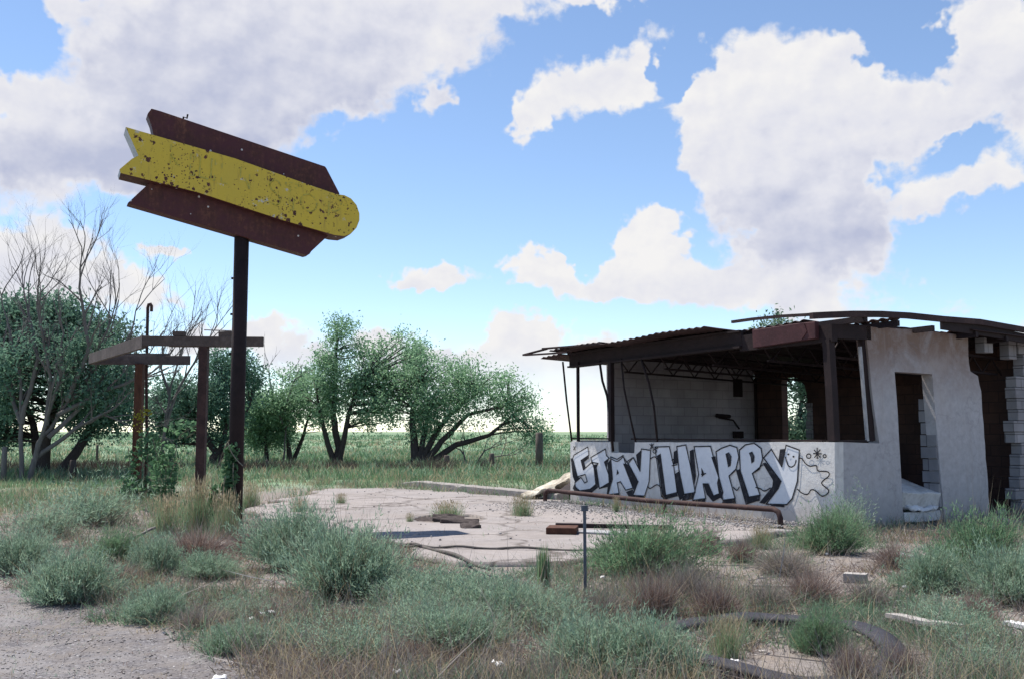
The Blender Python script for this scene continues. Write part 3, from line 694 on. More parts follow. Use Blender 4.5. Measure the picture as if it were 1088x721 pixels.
def smooth_px(pts, k=4):
    o = []; n = len(pts)
    for i in range(n - 1):
        p0, p1, p2, p3 = pts[max(i - 1, 0)], pts[i], pts[i + 1], pts[min(i + 2, n - 1)]
        for j in range(k):
            t = j / k; o.append(tuple(.5 * (2 * p1[c] + (p2[c] - p0[c]) * t + (2 * p0[c] - 5 * p1[c] + 4 * p2[c] - p3[c]) * t * t + (3 * p1[c] - p0[c] - 3 * p2[c] + p3[c]) * t ** 3) for c in (0, 1)))
    return o + [pts[-1]]
def circ(cx, cy, r, n=10): return [(cx + r * math.cos(6.283 * i / n), cy + r * math.sin(6.283 * i / n)) for i in range(n)]
m = MB()
for i, p in enumerate(FACES): flat(m, p, .003 + i * .0003)
lf = m.build('graffiti_letter_faces', M['graffiti_white'], front_wall)
m = MB()
for i, p in enumerate(BLACK): flat(m, p, .0075 + i * .0002)
m.build('graffiti_shading', M['graffiti_black'], front_wall)
m = MB(); LW = .021
for i, p in enumerate(FACES):
    if i != 6: ribbon(m, p, LW, .0125 + i * .0002, True)
L2 = [z4(smooth_px(p)) for p in (
    [(732,190),(745,235),(765,248),(785,235),(793,208)],
    [(808,200),(825,198),(850,230),(875,243),(910,240),(920,270),(975,275),(982,300),(940,340),(980,380),(970,405),(940,415),(905,385),(880,380),(860,405),(830,400),(800,375)],
    [(430,365),(450,382),(465,362)], [(560,365),(585,372),(610,386),(645,368)])]
L2 += [z3(smooth_px(p)) for p in ([(782,480),(800,492),(850,463),(885,492)], [(800,265),(830,250),(855,268),(868,300)], [(495,262),(545,285),(590,250)])]
L2 += [z3(p) for p in ([(615,290),(668,255),(690,290)], [(375,330),(352,300),(345,255)], [(590,250),(640,320)], [(963,275),(1000,262)], [(965,318),(1005,310)])]
L2 += [z4(p) for p in ([(898,150),(932,192)], [(932,148),(900,192)], [(915,138),(915,200)], [(893,170),(940,172)], [(245,290),(270,285)], [(500,455),(580,440)], [(470,278),(445,262)], [(405,300),(440,268)], [(540,285),(600,235)])]
L2 += [z3(p) for p in ([(795,155),(825,185)], [(822,152),(798,188)], [(809,148),(809,190)], [(212,170),(225,200)], [(228,170),(210,198)])]
for i, p in enumerate(L2): ribbon(m, p, LW * .9, .0155 + i * .00005)
for i, (p) in enumerate((z4(circ(866, 185, 13)), z4(circ(958, 185, 9)), z3(circ(833, 207, 15)), z3(circ(848, 180, 7)))): ribbon(m, p, LW * .8, .0145 + i * .0001, True)
for x, y in ((748, 175), (778, 188)): flat(m, z4(circ(x, y, 6, 8)), .0175)
m.build('graffiti_outline', M['graffiti_black'], front_wall)
# ------------------------------------------------------------------ arrow sign on its pole
pole_base = G(249, 562)
SY = R(25); sn = Vector((math.sin(SY), -math.cos(SY), 0))      # the sign's face looks along sn
sp0 = Vector((pole_base.x, pole_base.y, 0)) + sn * .15
sg = empty('arrow_sign', pole_base, 'big rusty arrow sign with yellow shaft and maroon flights on a tall post', 'sign')
def on_sign(px, py, off=0.0): return PL(px, py, sp0 + sn * off, sn)
def splate(name, pxs, off, th, mat, bevel=.006):
    q = [on_sign(x, y, off) for x, y in pxs]; return MB().prism(q, sn * -th).build(name, M[mat], sg, bevel=bevel)
splate('upper_flight', [(156.5, 122), (157.5, 120), (161, 115.5), (170, 118), (345.5, 177), (347, 179), (361, 206), (355, 212), (330, 214), (163, 148), (163, 143), (160.5, 132)], 0, .24, 'sign_maroon')
splate('lower_flight', [(135.5, 216), (156, 197), (166, 186), (330, 225), (360, 240), (331, 267), (329, 270), (325.5, 271), (322, 270)], 0, .24, 'sign_maroon')
tip = [(358, 206.5), (366, 207.5), (373, 211), (379, 218), (382, 227), (382, 234), (379, 242), (373, 248.5), (366, 251), (356, 250)]
body = splate('arrow_shaft', [(133.5, 135), (163, 143.5), (250, 168.5), (330, 197)] + tip + [(300, 234), (210, 204.5), (128, 184), (127, 180), (140, 169), (147, 165.5)], .16, .42, 'sign_yellow', .004)
# flange of rusted sheet round the shaft
body.data.materials.append(M['sign_maroon']); body.data.materials.append(M['alu'])
for p in body.data.polygons:
    if abs(p.normal.dot(sn)) < .5: p.material_index = 1
    if p.normal.dot(Vector((-1, 0, -.4)).normalized()) > .85 and p.center.x < on_sign(150, 150).x: p.material_index = 2
# ghosts of the old lettering
m = MB()
rg = random.Random(12)
def gl(*strokes):
    """worn strokes: pieces of them are gone"""
    for s in strokes:
        for a_, b_ in zip(s[:-1], s[1:]):
            for k in range(4):
                if rg.random() < .58: ribbon(m, [tuple(a_[c] + (b_[c] - a_[c]) * t for c in (0, 1)) for t in (k / 4, (k + 1) / 4)], rg.uniform(.012, .022), .1665, on=on_sign, nrm=sn)
def rot(pts, cx, cy, sc=1.0):
    """letter coordinates (x along the shaft, y down) to photo pixels"""
    dx, dy = (.967, .255), (-.05, 1.0)
    return [(cx + (x * dx[0] + y * dy[0]) * sc, cy + (x * dx[1] + y * dy[1]) * sc) for x, y in pts]
gl(rot([(0, 0), (0, 20)], 182, 154), rot([(9, 0), (0, 11), (9, 20)], 182, 154), rot([(0, 0), (4, 0), (4, 22), (0, 22), (0, 0)], 203, 164), rot([(0, 0), (4, 0), (4, 22), (0, 22), (0, 0)], 225, 169),
   rot([(0, 0), (0, 21), (9, 21)], 213, 167), rot([(0, 0), (0, 20), (9, 20)], 236, 174), rot([(0, 20), (0, 0), (10, 20), (10, 0)], 256, 178))
S_ = smooth_px([(13, 4), (9, 0), (3, 2), (1, 7), (5, 12), (11, 15), (13, 21), (9, 26), (2, 24)])
gl(rot(S_, 286, 190), rot([(0, 0), (14, 0), (14, 4), (9, 4), (9, 28), (5, 28), (5, 4), (0, 4), (0, 0)], 304, 193), rot(circ(7, 14, 9, 14) + [(16, 14)], 322, 200), rot([(0, 28), (0, 0), (9, 0), (13, 5), (12, 12), (7, 15), (1, 15)], 350, 208))
m.build('lettering', M['ghost'], body)
# crow-bar like bracket on the upper edge
m = MB(); b0 = on_sign(195, 128, -.05); m.tube([b0 - Vector((.02, 0, .05)), b0 + Vector((0, 0, .05)), b0 + Vector((.05, 0, .03)), b0 + Vector((.06, 0, .09))], .014, 6); m.build('bracket', M['dark_rust'], sg)
pb = Vector((pole_base.x, pole_base.y, -.3)); ptop = Vector((pole_base.x, pole_base.y, on_sign(256, 246).z + .25))
m = MB(); m.tube([pb - sn * .0, ptop], .11, 14); m.build('pole', M['dark_rust'], sg, smooth=True)
for z in (3.2, 2.6, 2.0, 3.75):
    m = MB(); m.box(Vector((pb.x - .14, pb.y - .02, z)), (.06, 0, 0), (0, .04, 0), (0, 0, .03)); m.build('step_lug', M['dark_rust'], sg)

# ------------------------------------------------------------------ skeleton of a billboard: two posts carrying a triangle of timbers
near = G(213, 549); YN = near.y; YF = YN * 1.27
bb = empty('timber_sign_frame', near, 'open triangle of grey timbers on two rusty steel posts beside the arrow sign', 'sign frame')
m = MB(); pt = D(217, 366, YN); m.bar((pt.x, YN, -.3), (pt.x, YN, pt.z - .02), .15, .15, up=(0, 1, 0)); m.build('post', M['rust'], bb, bevel=.01)
pf = D(149, 384, YF); m = MB(); m.bar((pf.x, YF, -.3), (pf.x, YF, pf.z - .04), .17, .17, up=(0, 1, 0)); m.build('post', M['rust_post'], bb, bevel=.01)
def beam(name, a, b, w, h): m = MB(); m.bar(a, b, w, h); return m.build(name, M['wood'], bb, bevel=.006)
beam('cross_beam', D(152, 362, YN - .05), D(280, 363, YN - .05), .06, .17)
beam('cross_beam', D(180, 363.5, YN + .10), D(262, 364, YN + .10), .06, .16)
beam('slanted_beam', D(153, 363, YN + .02), D(96, 381, YF - .1), .07, .22)
beam('far_beam', D(97, 382, YF), D(202, 382.5, YF), .06, .2)
beam('far_beam', D(100, 379.5, YF + .12), D(180, 379.5, YF + .12), .06, .18)
beam('block', D(184.5, 354.5, YN), D(197, 354.5, YN), .12, .08)
beam('block', D(233, 355.5, YN), D(247, 355, YN), .12, .10)
m = MB(); m.tube([D(217, 350.5, YN + .1), D(246, 351.5, YN + .1)], .010, 6); m.build('rod', M['grey_steel'], bb)
# conduit with a hooked head standing by the far post
m = MB(); YC = YF + .3; q = [D(156, 470, YC), D(155.5, 400, YC), D(157, 327, YC), D(158, 323.5, YC), D(160, 323, YC), D(161, 325, YC), D(161, 331, YC)]
q.insert(0, Vector((q[0].x, YC, -.2))); m.tube(q, .035, 8)
tag(m.build('conduit', M['rust'], smooth=True), 'thin rusty conduit pipe with hooked top rising behind the timber frame', 'pipe')

# ------------------------------------------------------------------ low pipe rail before the painted wall
rl0, rl1 = C0 + A * (LEN_A + .02) - B * .62, C0 + A * .52 - B * .60
rail = empty('pipe_rail', rl1, 'low bent rusty pipe rail running before the graffiti wall', 'rail')
m = MB(); h0, h1, rr_ = .27, .27, .043
def bendpts(a, b, h):
    d = (b - a).normalized(); u = Vector((0, 0, 1))
    return [a - u * .25, a + u * (h - .12), a + u * (h - .035) + d * .035, a + u * h + d * .12, b + u * h - d * .12, b + u * (h - .035) - d * .035, b + u * (h - .12), b - u * .25]
pts = bendpts(rl0, rl1, .27); mid = (pts[3] + pts[4]) / 2 - Vector((0, 0, .035))
m.tube(pts[:4] + [mid] + pts[4:], rr_, 10); m.build('bent_pipe', M['rust'], rail, smooth=True)
for t in (.58,):
    p = rl0.lerp(rl1, t); m = MB(); m.tube([p - Vector((0, 0, .25)), p + Vector((0, 0, .225))], .038, 8); m.build('leg', M['rust'], rail, smooth=True)

# ------------------------------------------------------------------ loose things
def warped_slab(name, c, ex, ey, th, mat, seed, label, cat, amp=.02, group=None, n=9, crisp=False):
    """slab with uneven surfaces: c centre of its underside, ex/ey half extents as vectors"""
    rr = random.Random(seed); vs = []; fs = []; ex, ey = Vector(ex), Vector(ey); up = ex.cross(ey).normalized()
    if up.z < 0: up = -up
    for s in (0, 1):
        for i in range(n):
            for j in range(n):
                u, v = 2 * i / (n - 1) - 1, 2 * j / (n - 1) - 1; e = 1 if (abs(u) == 1 or abs(v) == 1) else 0
                p = Vector(c) + ex * u * (1 + e * rr.uniform(-.06, .03)) + ey * v * (1 + e * rr.uniform(-.06, .03))
                vs.append(p + up * (s * th * (1 - (.0 if crisp else .25) * e) + rr.uniform(-amp, amp) + amp * 1.5 * math.sin(3 * u + seed) * math.cos(2.3 * v)))
    q = lambda s, i, j: s * n * n + i * n + j
    for i in range(n - 1):
        for j in range(n - 1):
            fs.append((q(1, i, j), q(1, i + 1, j), q(1, i + 1, j + 1), q(1, i, j + 1))); fs.append((q(0, i, j), q(0, i, j + 1), q(0, i + 1, j + 1), q(0, i + 1, j)))
    for i in range(n - 1):
        for a_, b_ in (((i, 0), (i + 1, 0)), ((i + 1, n - 1), (i, n - 1)), ((0, i + 1), (0, i)), ((n - 1, i), (n - 1, i + 1))):
            fs.append((q(0, *a_), q(0, *b_), q(1, *b_), q(1, *a_)))
    m = MB().add(vs, fs); return tag(m.build(name, M[mat], smooth=not crisp, bevel=.012 if crisp else 0), label, cat, group)
dc = e(980, 530)
z0 = e(980, 556).z
din = dc + A * .35; din.z = 0
warped_slab('white_board', Vector((din.x, din.y, max(.0, z0))), B * .50, A * .35, .16, 'white_board', 1, 'dirty white panel at the bottom of the pile in the doorway', 'board', .006, crisp=True)
warped_slab('crumpled_sheet', Vector((din.x, din.y, .22)) - A * .1, B * .36 - Vector((0, 0, .02)), A * .28 + Vector((0, 0, .05)), .05, 'litter_white', 2, 'crumpled white sheet squeezed in the pile in the doorway', 'sheet', .03)
warped_slab('broken_board', Vector((din.x, din.y, .29)) + B * .12 + A * .1, B * .42, A * .3, .04, 'plank', 5, 'thin broken board between white panels in the doorway', 'board', .006, crisp=True)
warped_slab('white_slab', Vector((din.x, din.y, .33)) + A * .12, B * .52 - Vector((0, 0, .03)), A * .40 + Vector((0, 0, .12)), .26, 'white_board', 3, 'thick white foam slab on top of the pile in the doorway', 'slab', .007, crisp=True)
for i, (px, py, w) in enumerate(((1056, 545, .2), (1062, 552, .15), (1074, 556, .18), (1086, 556, .16), (1068, 560, .12))):
    p = G(px, py + 6, -.1); a_ = i * 1.3
    warped_slab('rubble_block', p, Vector((math.cos(a_), math.sin(a_), .15)) * w, Vector((-math.sin(a_), math.cos(a_), .1)) * w * .6, w * .8, 'plank', 30 + i,
                ['grey broken block against the eroded wall edge', 'small grey broken block on the rubble behind the eroded wall', 'flat broken block amid the gap in the door wall', 'pale broken block at the foot of the stacked stub', 'small flat chunk lying before the gap in the wall'][i], 'block', .012, n=5, crisp=True)
# canvas and boards heaped at the far corner of the painted wall
p = G(585, 523, .1)
warped_slab('rotten_board', G(596, 524, .08), Vector((.42, .05, .16)), Vector((-.05, .5, .05)), .06, 'dark_rust', 8, 'dark rotten board under pale canvas at the wall corner', 'board', .02)
warped_slab('canvas_sheet', G(581, 520, .20), Vector((.52, -.12, .27)), Vector((.05, .45, .05)), .05, 'tarp', 9, 'crumpled pale canvas sheet heaped at the corner of the painted wall', 'canvas', .05)
warped_slab('canvas_scrap', G(572, 524, .14), Vector((.35, .0, .08)), Vector((.0, .3, .0)), .05, 'tarp', 10, 'small stained canvas scrap spilling onto the kerb end', 'canvas', .04)
# rotten timbers in the pit of the slab
def log(name, pxa, pxb, r, mat, label, cat, seed=0, lift=0):
    rr = random.Random(seed); a, b = G(*pxa, lift), G(*pxb, lift); k = 9; pts = []; rad = []
    for i in range(k):
        t = i / (k - 1); p = a.lerp(b, t); p.z += r * .8 + rr.uniform(-r, r) * .25; p.y += rr.uniform(-r, r) * .3; pts.append(p); rad.append(r * rr.uniform(.75, 1.15) * (.75 if i in (0, k - 1) else 1))
    m = MB(); m.tube(pts, rad, 9); return tag(m.build(name, M[mat], smooth=True), label, cat)
for i, (px, py, w, l, th, z, a_, lab) in enumerate(((462, 556, .34, .12, .09, -.05, .15, 'dark broken slab edge sticking out of the pit in the concrete'), (488, 558, .30, .10, .10, .0, -.2, 'dark cracked chunk tilted in the slab pit beside the yellow tuft'), (500, 561, .16, .12, .07, .03, .5, 'small dark chunk at the end of the slab pit'), (476, 552, .26, .12, .06, .02, .1, 'flat dark piece lying behind the other chunks of the slab pit'))):
    p = G(px, py, z); warped_slab('broken_chunk', p, Vector((math.cos(a_), math.sin(a_) * .6, .10 * (-1) ** i)) * w, Vector((-math.sin(a_) * .4, 1, .25)) * l, th, 'bark', 70 + i, lab, 'rubble', .014, n=6, crisp=True)
# rusty frame and pale plate sunk in the slab
def ground_box(name, px0, px1, d, h, mat, label, cat, z=.05):
    a, b = G(*px0, z), G(*px1, z); ax = b - a; ay = Vector((-ax.y, ax.x, 0)).normalized() * d
    m = MB(); m.box(a, ax, ay, Vector((0, 0, h))); return tag(m.build(name, M[mat], bevel=.008), label, cat)
ground_box('rusty_hatch', (580, 567), (612, 567.5), .42, .09, 'rust_post', 'rusty iron hatch box set in the concrete before the wall', 'hatch')
ground_box('steel_plate', (613, 566), (668, 569), .30, .03, 'alu', 'pale steel plate lying beside the rusty hatch', 'plate')
ground_box('steel_bar', (590, 559.5), (715, 562.5), .07, .06, 'dark_rust', 'long dark steel bar lying behind the rusty hatch', 'bar')
ground_box('steel_bar', (676, 572.5), (765, 574), .05, .05, 'dark_rust', 'dark steel bar by the weeds under the pipe rail', 'bar')
# cables
def cable(pxs, r, label, name='cable'):
    pts = [G(x, y, .06) for x, y in smooth_px(pxs, 6)]
    for i, p in enumerate(pts): p.z += .012 * math.sin(i * .9)
    m = MB(); m.tube(pts, r, 6); return tag(m.build(name, M['cable'], smooth=True), label, 'cable')
cable([(372, 562), (395, 572), (425, 577), (450, 580), (490, 592), (520, 605)], .022, 'slack cable curving over the slab past the big green bush')
cable([(388, 566), (410, 576), (432, 579), (455, 580), (500, 581), (560, 582), (640, 584), (700, 584)], .017, 'straight cable stretched over the slab toward the steel stake')
# steel stake
sb = G(622, 634); m = MB(); m.tube([Vector((sb.x, sb.y, -.2)), D(621, 537, sb.y)], .016, 6)
m.box(D(621, 540, sb.y) + Vector((-.03, -.02, -.02)), (.06, 0, 0), (0, .02, 0), (0, 0, .05))
tag(m.build('steel_stake', M['grey_steel'], smooth=False), 'thin grey steel fence stake standing alone among the weeds', 'stake')
# torn rubber ring
def rubber_ring():
    c = G(822, 686); rx, ry = 1.0, .98; m = MB(); k = 96; w = .24; vs = []; fs = []
    rr = random.Random(4)
    for i in range(k + 1):
        t = R(-60) + R(352) * i / k; u = .05 * math.sin(3 * t) + .03 * math.sin(7 * t + 1)
        for j, (dr, dz) in enumerate(((-w / 2, .006), (-w / 4, .022), (0, .028), (w / 4, .02), (w / 2, .002))):
            r_ = 1 + dr / rx; z = dz + .022 + .026 * math.sin(2 * t + .6) + .02 * math.sin(5 * t) * (1 if j > 2 else .4)
            vs.append((c.x + rx * (r_ + u * .3) * math.cos(t) * .76, c.y + ry * (r_ + u * .3) * math.sin(t), max(z, .012)))
    for i in range(k):
        for j in range(4): fs.append((i * 5 + j, i * 5 + 5 + j, i * 5 + 6 + j, i * 5 + 1 + j))
    m.add(vs, fs); o = m.build('rubber_ring', M['rubber'], smooth=True); md = o.modifiers.new('thick', 'SOLIDIFY'); md.thickness = .025
    tag(o, 'large torn black rubber ring lying flat among the weeds', 'rubber ring')
rubber_ring()
def board(pxa, pxb, w, th, mat, label, name='plank', z=.04, cat='plank'):
    a, b = G(*pxa, z), G(*pxb, z); b.z += .03; m = MB()
    if (b - a).length <= .5: a.z = b.z = -.03
    d = (b - a); n = 7 if d.length > .5 else 1; rr = random.Random(int(pxa[0])); sd = d.cross(Vector((0, 0, 1))).normalized()
    vs = []; fs = []
    for i in range(n + 1):
        p = a + d * i / n + Vector((0, 0, .006 * math.sin(i * 1.3) if n > 1 else 0)); ww = w * (rr.uniform(.82, 1.05) * (.55 if i in (0, n) else 1) if n > 1 else 1) / 2
        vs += [p - sd * ww, p + sd * ww, p + sd * ww + Vector((0, 0, th)), p - sd * ww + Vector((0, 0, th))]
    for i in range(n):
        for x in range(4): fs.append((i * 4 + x, i * 4 + (x + 1) % 4, i * 4 + 4 + (x + 1) % 4, i * 4 + 4 + x))
    fs += [(3, 2, 1, 0), tuple(n * 4 + x for x in range(4))]
    m.add(vs, fs); return tag(m.build(name, M[mat]), label, cat)
board((943, 655), (1022, 673), .11, .03, 'plank', 'long bleached plank lying in the weeds beyond the rubber ring')
board((897, 611), (921, 612.5), .14, .10, 'plank', 'short grey block of wood among dry grass before the door wall', 'wood_block')
board((950, 588), (972, 595), .09, .02, 'litter_white', 'short pale lath lying near the doorway')
board((800, 616), (845, 617), .05, .03, 'plank', 'thin grey stick lying among dry grass tufts', 'stick', cat='stick')
board((1070, 653), (1095, 658), .09, .03, 'litter_white', 'pale lath end sticking in at the frame edge among weeds')
board((995, 617), (1018, 622), .07, .02, 'litter_white', 'small white lath before the green weeds by the gap')
board((165, 561), (130, 580), .03, .03, 'dead', 'dead grey stick leaning in brown grass near the vine', 'stick', .15, 'stick')
SCRAPS = [(671, 669, .09), (738, 703, .13), (285, 650, .16), (233, 720, .10), (530, 705, .11), (421, 714, .07), (153, 645, .05), (758, 701, .1), (268, 657, .05), (780, 703, .09), (878, 588, .06), (1008, 597, .08), (640, 613, .05), (962, 623, .06)]
SCRAP_L = ['scrap of white paper between dry tuft and rubber ring', 'white scrap beside the torn rubber ring edge', 'flattened white sack under the big green bush', 'white paper scrap at the bottom edge of the gravel', 'white scrap lying below the wide sage clump', 'white crumb of plastic by the photo bottom under sage weeds', 'tiny white blossom-like scrap on the gravel edge weeds', 'pale plastic strip tucked under the rubber ring', 'tiny white scrap beside the flattened sack', 'pale scrap inside the near rubber curve', 'small white scrap in weeds under the wall corner', 'white chip before the doorway pile', 'small white chip beside the steel stake', 'white chip near the short wood block']
for i, (px, py, r) in enumerate(SCRAPS):
    p = G(px, py, .03); a_ = i * 2.1
    warped_slab('white_scrap', p, Vector((math.cos(a_), math.sin(a_), .1)) * r * .40, Vector((-math.sin(a_), math.cos(a_), .12)) * r * .26, .008, 'litter_white', 50 + i, SCRAP_L[i], 'scrap', .009, n=5)

# ------------------------------------------------------------------ fence posts out on the plain
def fpost(px, ytop, ybase, w, label, depth=None, mat='post_wood', lean=0):
    b = G(px, ybase) if depth is None else Vector((D(px, ybase, depth).x, depth, 0)); t = D(px, ytop, b.y); rr = random.Random(int(px)); m = MB()
    m.tube([(b.x, b.y, -.3), (b.x + lean * .4, b.y, t.z * .5), (b.x + lean, b.y, t.z - .03), (b.x + lean, b.y, t.z)], [w * .55, w * .5, w * .47, w * .35], 9)
    return tag(m.build('fence_post', M[mat], smooth=True), label, 'fence post', 'old fence posts on the plain')
fpost(573, 459, 498, .30, 'tall two-tone fence post beyond the kerb by the wall corner')
fpost(522.5, 481, 498, .22, 'short dark stump of a fence post next to the tall post')
fpost(474.5, 483, 497, .24, 'pale short fence post under the spreading tree')
fpost(77, 488, 509, .20, 'dark square stump beside the bare dead tree', mat='bark')
fpost(3.5, 474, 510, .16, 'grey slim fence post at the foot of the dead tree', mat='dead')
fpost(103, 472, 488, .12, 'thin far post in the field beyond the dead tree', depth=48)
fpost(283, 488, 503, .10, 'thin dark post under the small tree past the sign', depth=36)
fpost(181, 486, 503, .16, 'weathered post behind the climbing vine', depth=36)
# ------------------------------------------------------------------ trees
def bez(p0, p1, p2, k=7):
    return [p0 * (1 - t) ** 2 + p1 * 2 * t * (1 - t) + p2 * t * t for t in [i / k for i in range(k + 1)]]
def twig(m, p, d, L, r, depth, rr, gnarl=.25, up=.12, nb=3, sides=5):
    """forking branch of tapered tubes"""
    k = 5; pts = [p.copy()]; q = p.copy(); dd = d.normalized()
    for i in range(k):
        dd = (dd + Vector((rr.uniform(-1, 1), rr.uniform(-1, 1), rr.uniform(-1, 1) + up * 4 * .3)) * gnarl * .55).normalized(); q = q + dd * L / k; pts.append(q.copy())
    m.tube(pts, [r * (1 - .55 * i / k) for i in range(k + 1)], sides if depth > 1 else 4, cap=False)
    if depth > 0:
        for j in range(nb):
            i = rr.randint(2, k); ax = Vector((rr.uniform(-1, 1), rr.uniform(-1, 1), rr.uniform(-.2, 1)))
            nd = (dd + ax * .75).normalized(); twig(m, pts[i], nd, L * rr.uniform(.5, .78), r * (1 - .5 * i / k) * .62, depth - 1, rr, gnarl, up, nb, sides)
def tree(name, label, Y, stems, lobes, n_cl, per, leaf, mat='leaf_mid', seed=1, sd=.26, tr=.16, flatY=1.0, bark='bark', group=None, thin=0.0, droop=.3):
    """stems: pixel polylines from the ground up; lobes: (px, py, rx, ry, dy) ellipses of the crown"""
    rr = random.Random(seed); rng = np.random.default_rng(seed)
    b = D(*stems[0][0], Y); root = empty(name, (b.x, Y, 0), label, 'tree', group); sc = Y / F_PX
    m = MB(); pts_all = []
    for s in stems:
        ps = [D(x, y, Y) for x, y in s]; ps[0].z = -.2; off = rr.uniform(-.3, .3); n = len(ps)
        for i, p in enumerate(ps): p.y += off * i / n * 3 + rr.uniform(-.15, .15) * (i > 0)
        fine = []
        for i in range(n - 1):
            for j in range(4):
                t = j / 4; fine.append(ps[i].lerp(ps[i + 1], t) + Vector((rr.uniform(-1, 1), rr.uniform(-1, 1), 0)) * .035)
        fine.append(ps[-1]); w = tr * (1 if s is stems[0] else .75)
        m.tube(fine, [w * (1.25 if i == 0 else 1) * (1 - .75 * i / (len(fine) - 1)) for i in range(len(fine))], 8, cap=False); pts_all += fine[len(fine) // 3:]
    # crown clusters
    C = []; A_ = np.array([l[2] * l[3] * (l[5] if len(l) > 5 else 1) for l in lobes]); A_ = A_ / A_.sum()
    while len(C) < n_cl:
        l = lobes[rng.choice(len(lobes), p=A_)]; v = rng.normal(size=3); v /= np.linalg.norm(v); v *= rng.uniform(.15, 1) ** .42
        c = D(l[0], l[1], Y + l[4]); rx, rz = l[2] * sc, l[3] * sc
        q = np.array(c) + v * np.array([rx, (rx + rz) / 2 * flatY, rz])
        if fbm(q[0] * .9 + q[1] * .4, q[2] * .9 + q[1] * .3, seed, 3) < .45 + thin: continue
        C.append(q)
    C = np.array(C)
    for q in C[::2]:
        q = Vector(q); a = min(pts_all, key=lambda p: (p - q).length * (1.5 if p.z > q.z else 1))
        midp = a.lerp(q, .5) + Vector((rr.uniform(-.2, .2), rr.uniform(-.2, .2), rr.uniform(.0, .3)))
        L = (q - a).length; r0 = min(.06, .012 + .012 * L); m.tube(bez(a, midp, q, 5), [r0 * (1 - .8 * i / 5) for i in range(6)], 5, cap=False)
    m.build('trunk', M[bark], root, smooth=True)
    s = Soup(); n = n_cl * per; idx = np.repeat(np.arange(n_cl), per)
    spread = rng.uniform(.6, 1.25, n_cl)[idx][:, None] * sd
    p = C[idx] + rng.normal(size=(n, 3)) * spread * np.array([1, 1, .8]); d = rng.normal(size=(n, 3)) + np.array([0, 0, -droop])
    # sprays: half of the leaves sit along short shoots
    sh = rng.normal(size=(n_cl * 6, 3)); sh /= np.linalg.norm(sh, axis=1, keepdims=True); k = rng.integers(0, 6, n) + idx * 6
    half = rng.random(n) < .55; along = rng.uniform(.1, 1.6, n)[:, None] * sd
    p = np.where(half[:, None], C[idx] + sh[k] * along * 1.3 + rng.normal(size=(n, 3)) * .05, p)
    global RNG; keep = RNG; RNG = rng
    s.leaves(p, d, leaf * rng.uniform(.6, 1.3, n), leaf * .5 * rng.uniform(.6, 1.2, n)); RNG = keep
    o = link('crown', s.mesh('crown', [M[mat]])); attach(o, root)
    return root
def dead_tree(name, label, Y, base, limbs, seed, r0=.12, depth=3, L=2.0, nb=3, mat='dead', gn=.3):
    rr = random.Random(seed); b = D(*base, Y); root = empty(name, (b.x, Y, 0), label, 'tree'); m = MB(); m2 = MB()
    for limb in limbs:
        ps = [D(x, y, Y) for x, y in limb]; off = rr.uniform(-.8, .8)
        for i, p in enumerate(ps): p.y += off * i / len(ps) * 2
        if limb[0] == base or limb[0][1] >= base[1] - 3: ps[0].z = -.2
        fine = []
        for i in range(len(ps) - 1):
            for j in range(4): fine.append(ps[i].lerp(ps[i + 1], j / 4) + Vector((rr.uniform(-1, 1), rr.uniform(-1, 1), rr.uniform(-1, 1))) * .03)
        fine.append(ps[-1]); n = len(fine)
        m.tube(fine, [r0 * (1 - .85 * i / (n - 1)) for i in range(n)], 8, cap=False)
        for i in range(n // 3, n):
            if rr.random() < .75:
                d = (fine[i] - fine[i - 1]).normalized() + Vector((rr.uniform(-.8, .8), rr.uniform(-.8, .8), rr.uniform(-.1, .7)))
                twig(m2, fine[i], d, L * rr.uniform(.5, 1.1), r0 * (1 - .85 * i / (n - 1)) * .45 + .012, depth, rr, gn, .12, nb, 5)
    m.build('trunk', M[mat], root, smooth=True); m2.build('branches', M[mat], root, smooth=True); return root
TG = 'trees along the back of the lot'
# big dark tree behind the bare one, at the edge of the lot
tree('dense_tree', 'big dark green tree filling the space behind the bare dead tree', 34, [[(45, 500), (50, 470), (62, 430), (70, 390)], [(45, 500), (30, 450), (15, 410)], [(60, 498), (95, 450), (115, 410)]],
     [(40, 385, 70, 62, 0), (95, 385, 48, 52, .5), (-10, 400, 60, 75, 0), (70, 430, 70, 34, -.5), (110, 425, 35, 42, .3), (20, 445, 50, 30, .2), (118, 365, 22, 22, 0), (40, 335, 40, 22, 0), (75, 345, 40, 25, 0), (5, 345, 40, 30, 0), (110, 350, 30, 20, -3), (60, 380, 60, 40, -3.4), (110, 400, 36, 40, -3.2), (20, 400, 40, 40, -3.3)], 1350, 40, .15, 'leaf_dark', 3, .30, .26, 1.0, group=TG)
dead_tree('bare_tree', 'bare grey dead tree with many upright twigs before the dark green tree', 30, (28, 503),
          [[(28, 503), (40, 470), (62, 440), (90, 400), (112, 345), (120, 315)], [(30, 500), (48, 460), (70, 400), (75, 355), (68, 320)], [(24, 500), (22, 450), (20, 400), (8, 350), (-5, 300)],
           [(62, 440), (110, 415), (150, 400), (185, 375)], [(50, 465), (85, 430), (130, 360), (138, 318)], [(22, 450), (40, 380), (30, 340), (22, 305)], [(34, 490), (80, 455), (110, 440), (140, 452)], [(22, 450), (8, 420), (-20, 380), (-40, 330)], [(50, 450), (58, 400), (48, 340), (54, 305)], [(72, 425), (100, 370), (96, 310), (104, 270)]], 5, .078, 3, 1.6, 3)
dead_tree('leafless_sapling', 'slender leafless grey tree rising behind the timber frame', 38, (172, 498), [[(172, 498), (176, 450), (182, 410), (196, 370), (205, 340)], [(176, 450), (190, 410), (215, 370), (228, 345)], [(180, 420), (172, 390), (176, 355)]], 9, .07, 2, 1.5, 3)
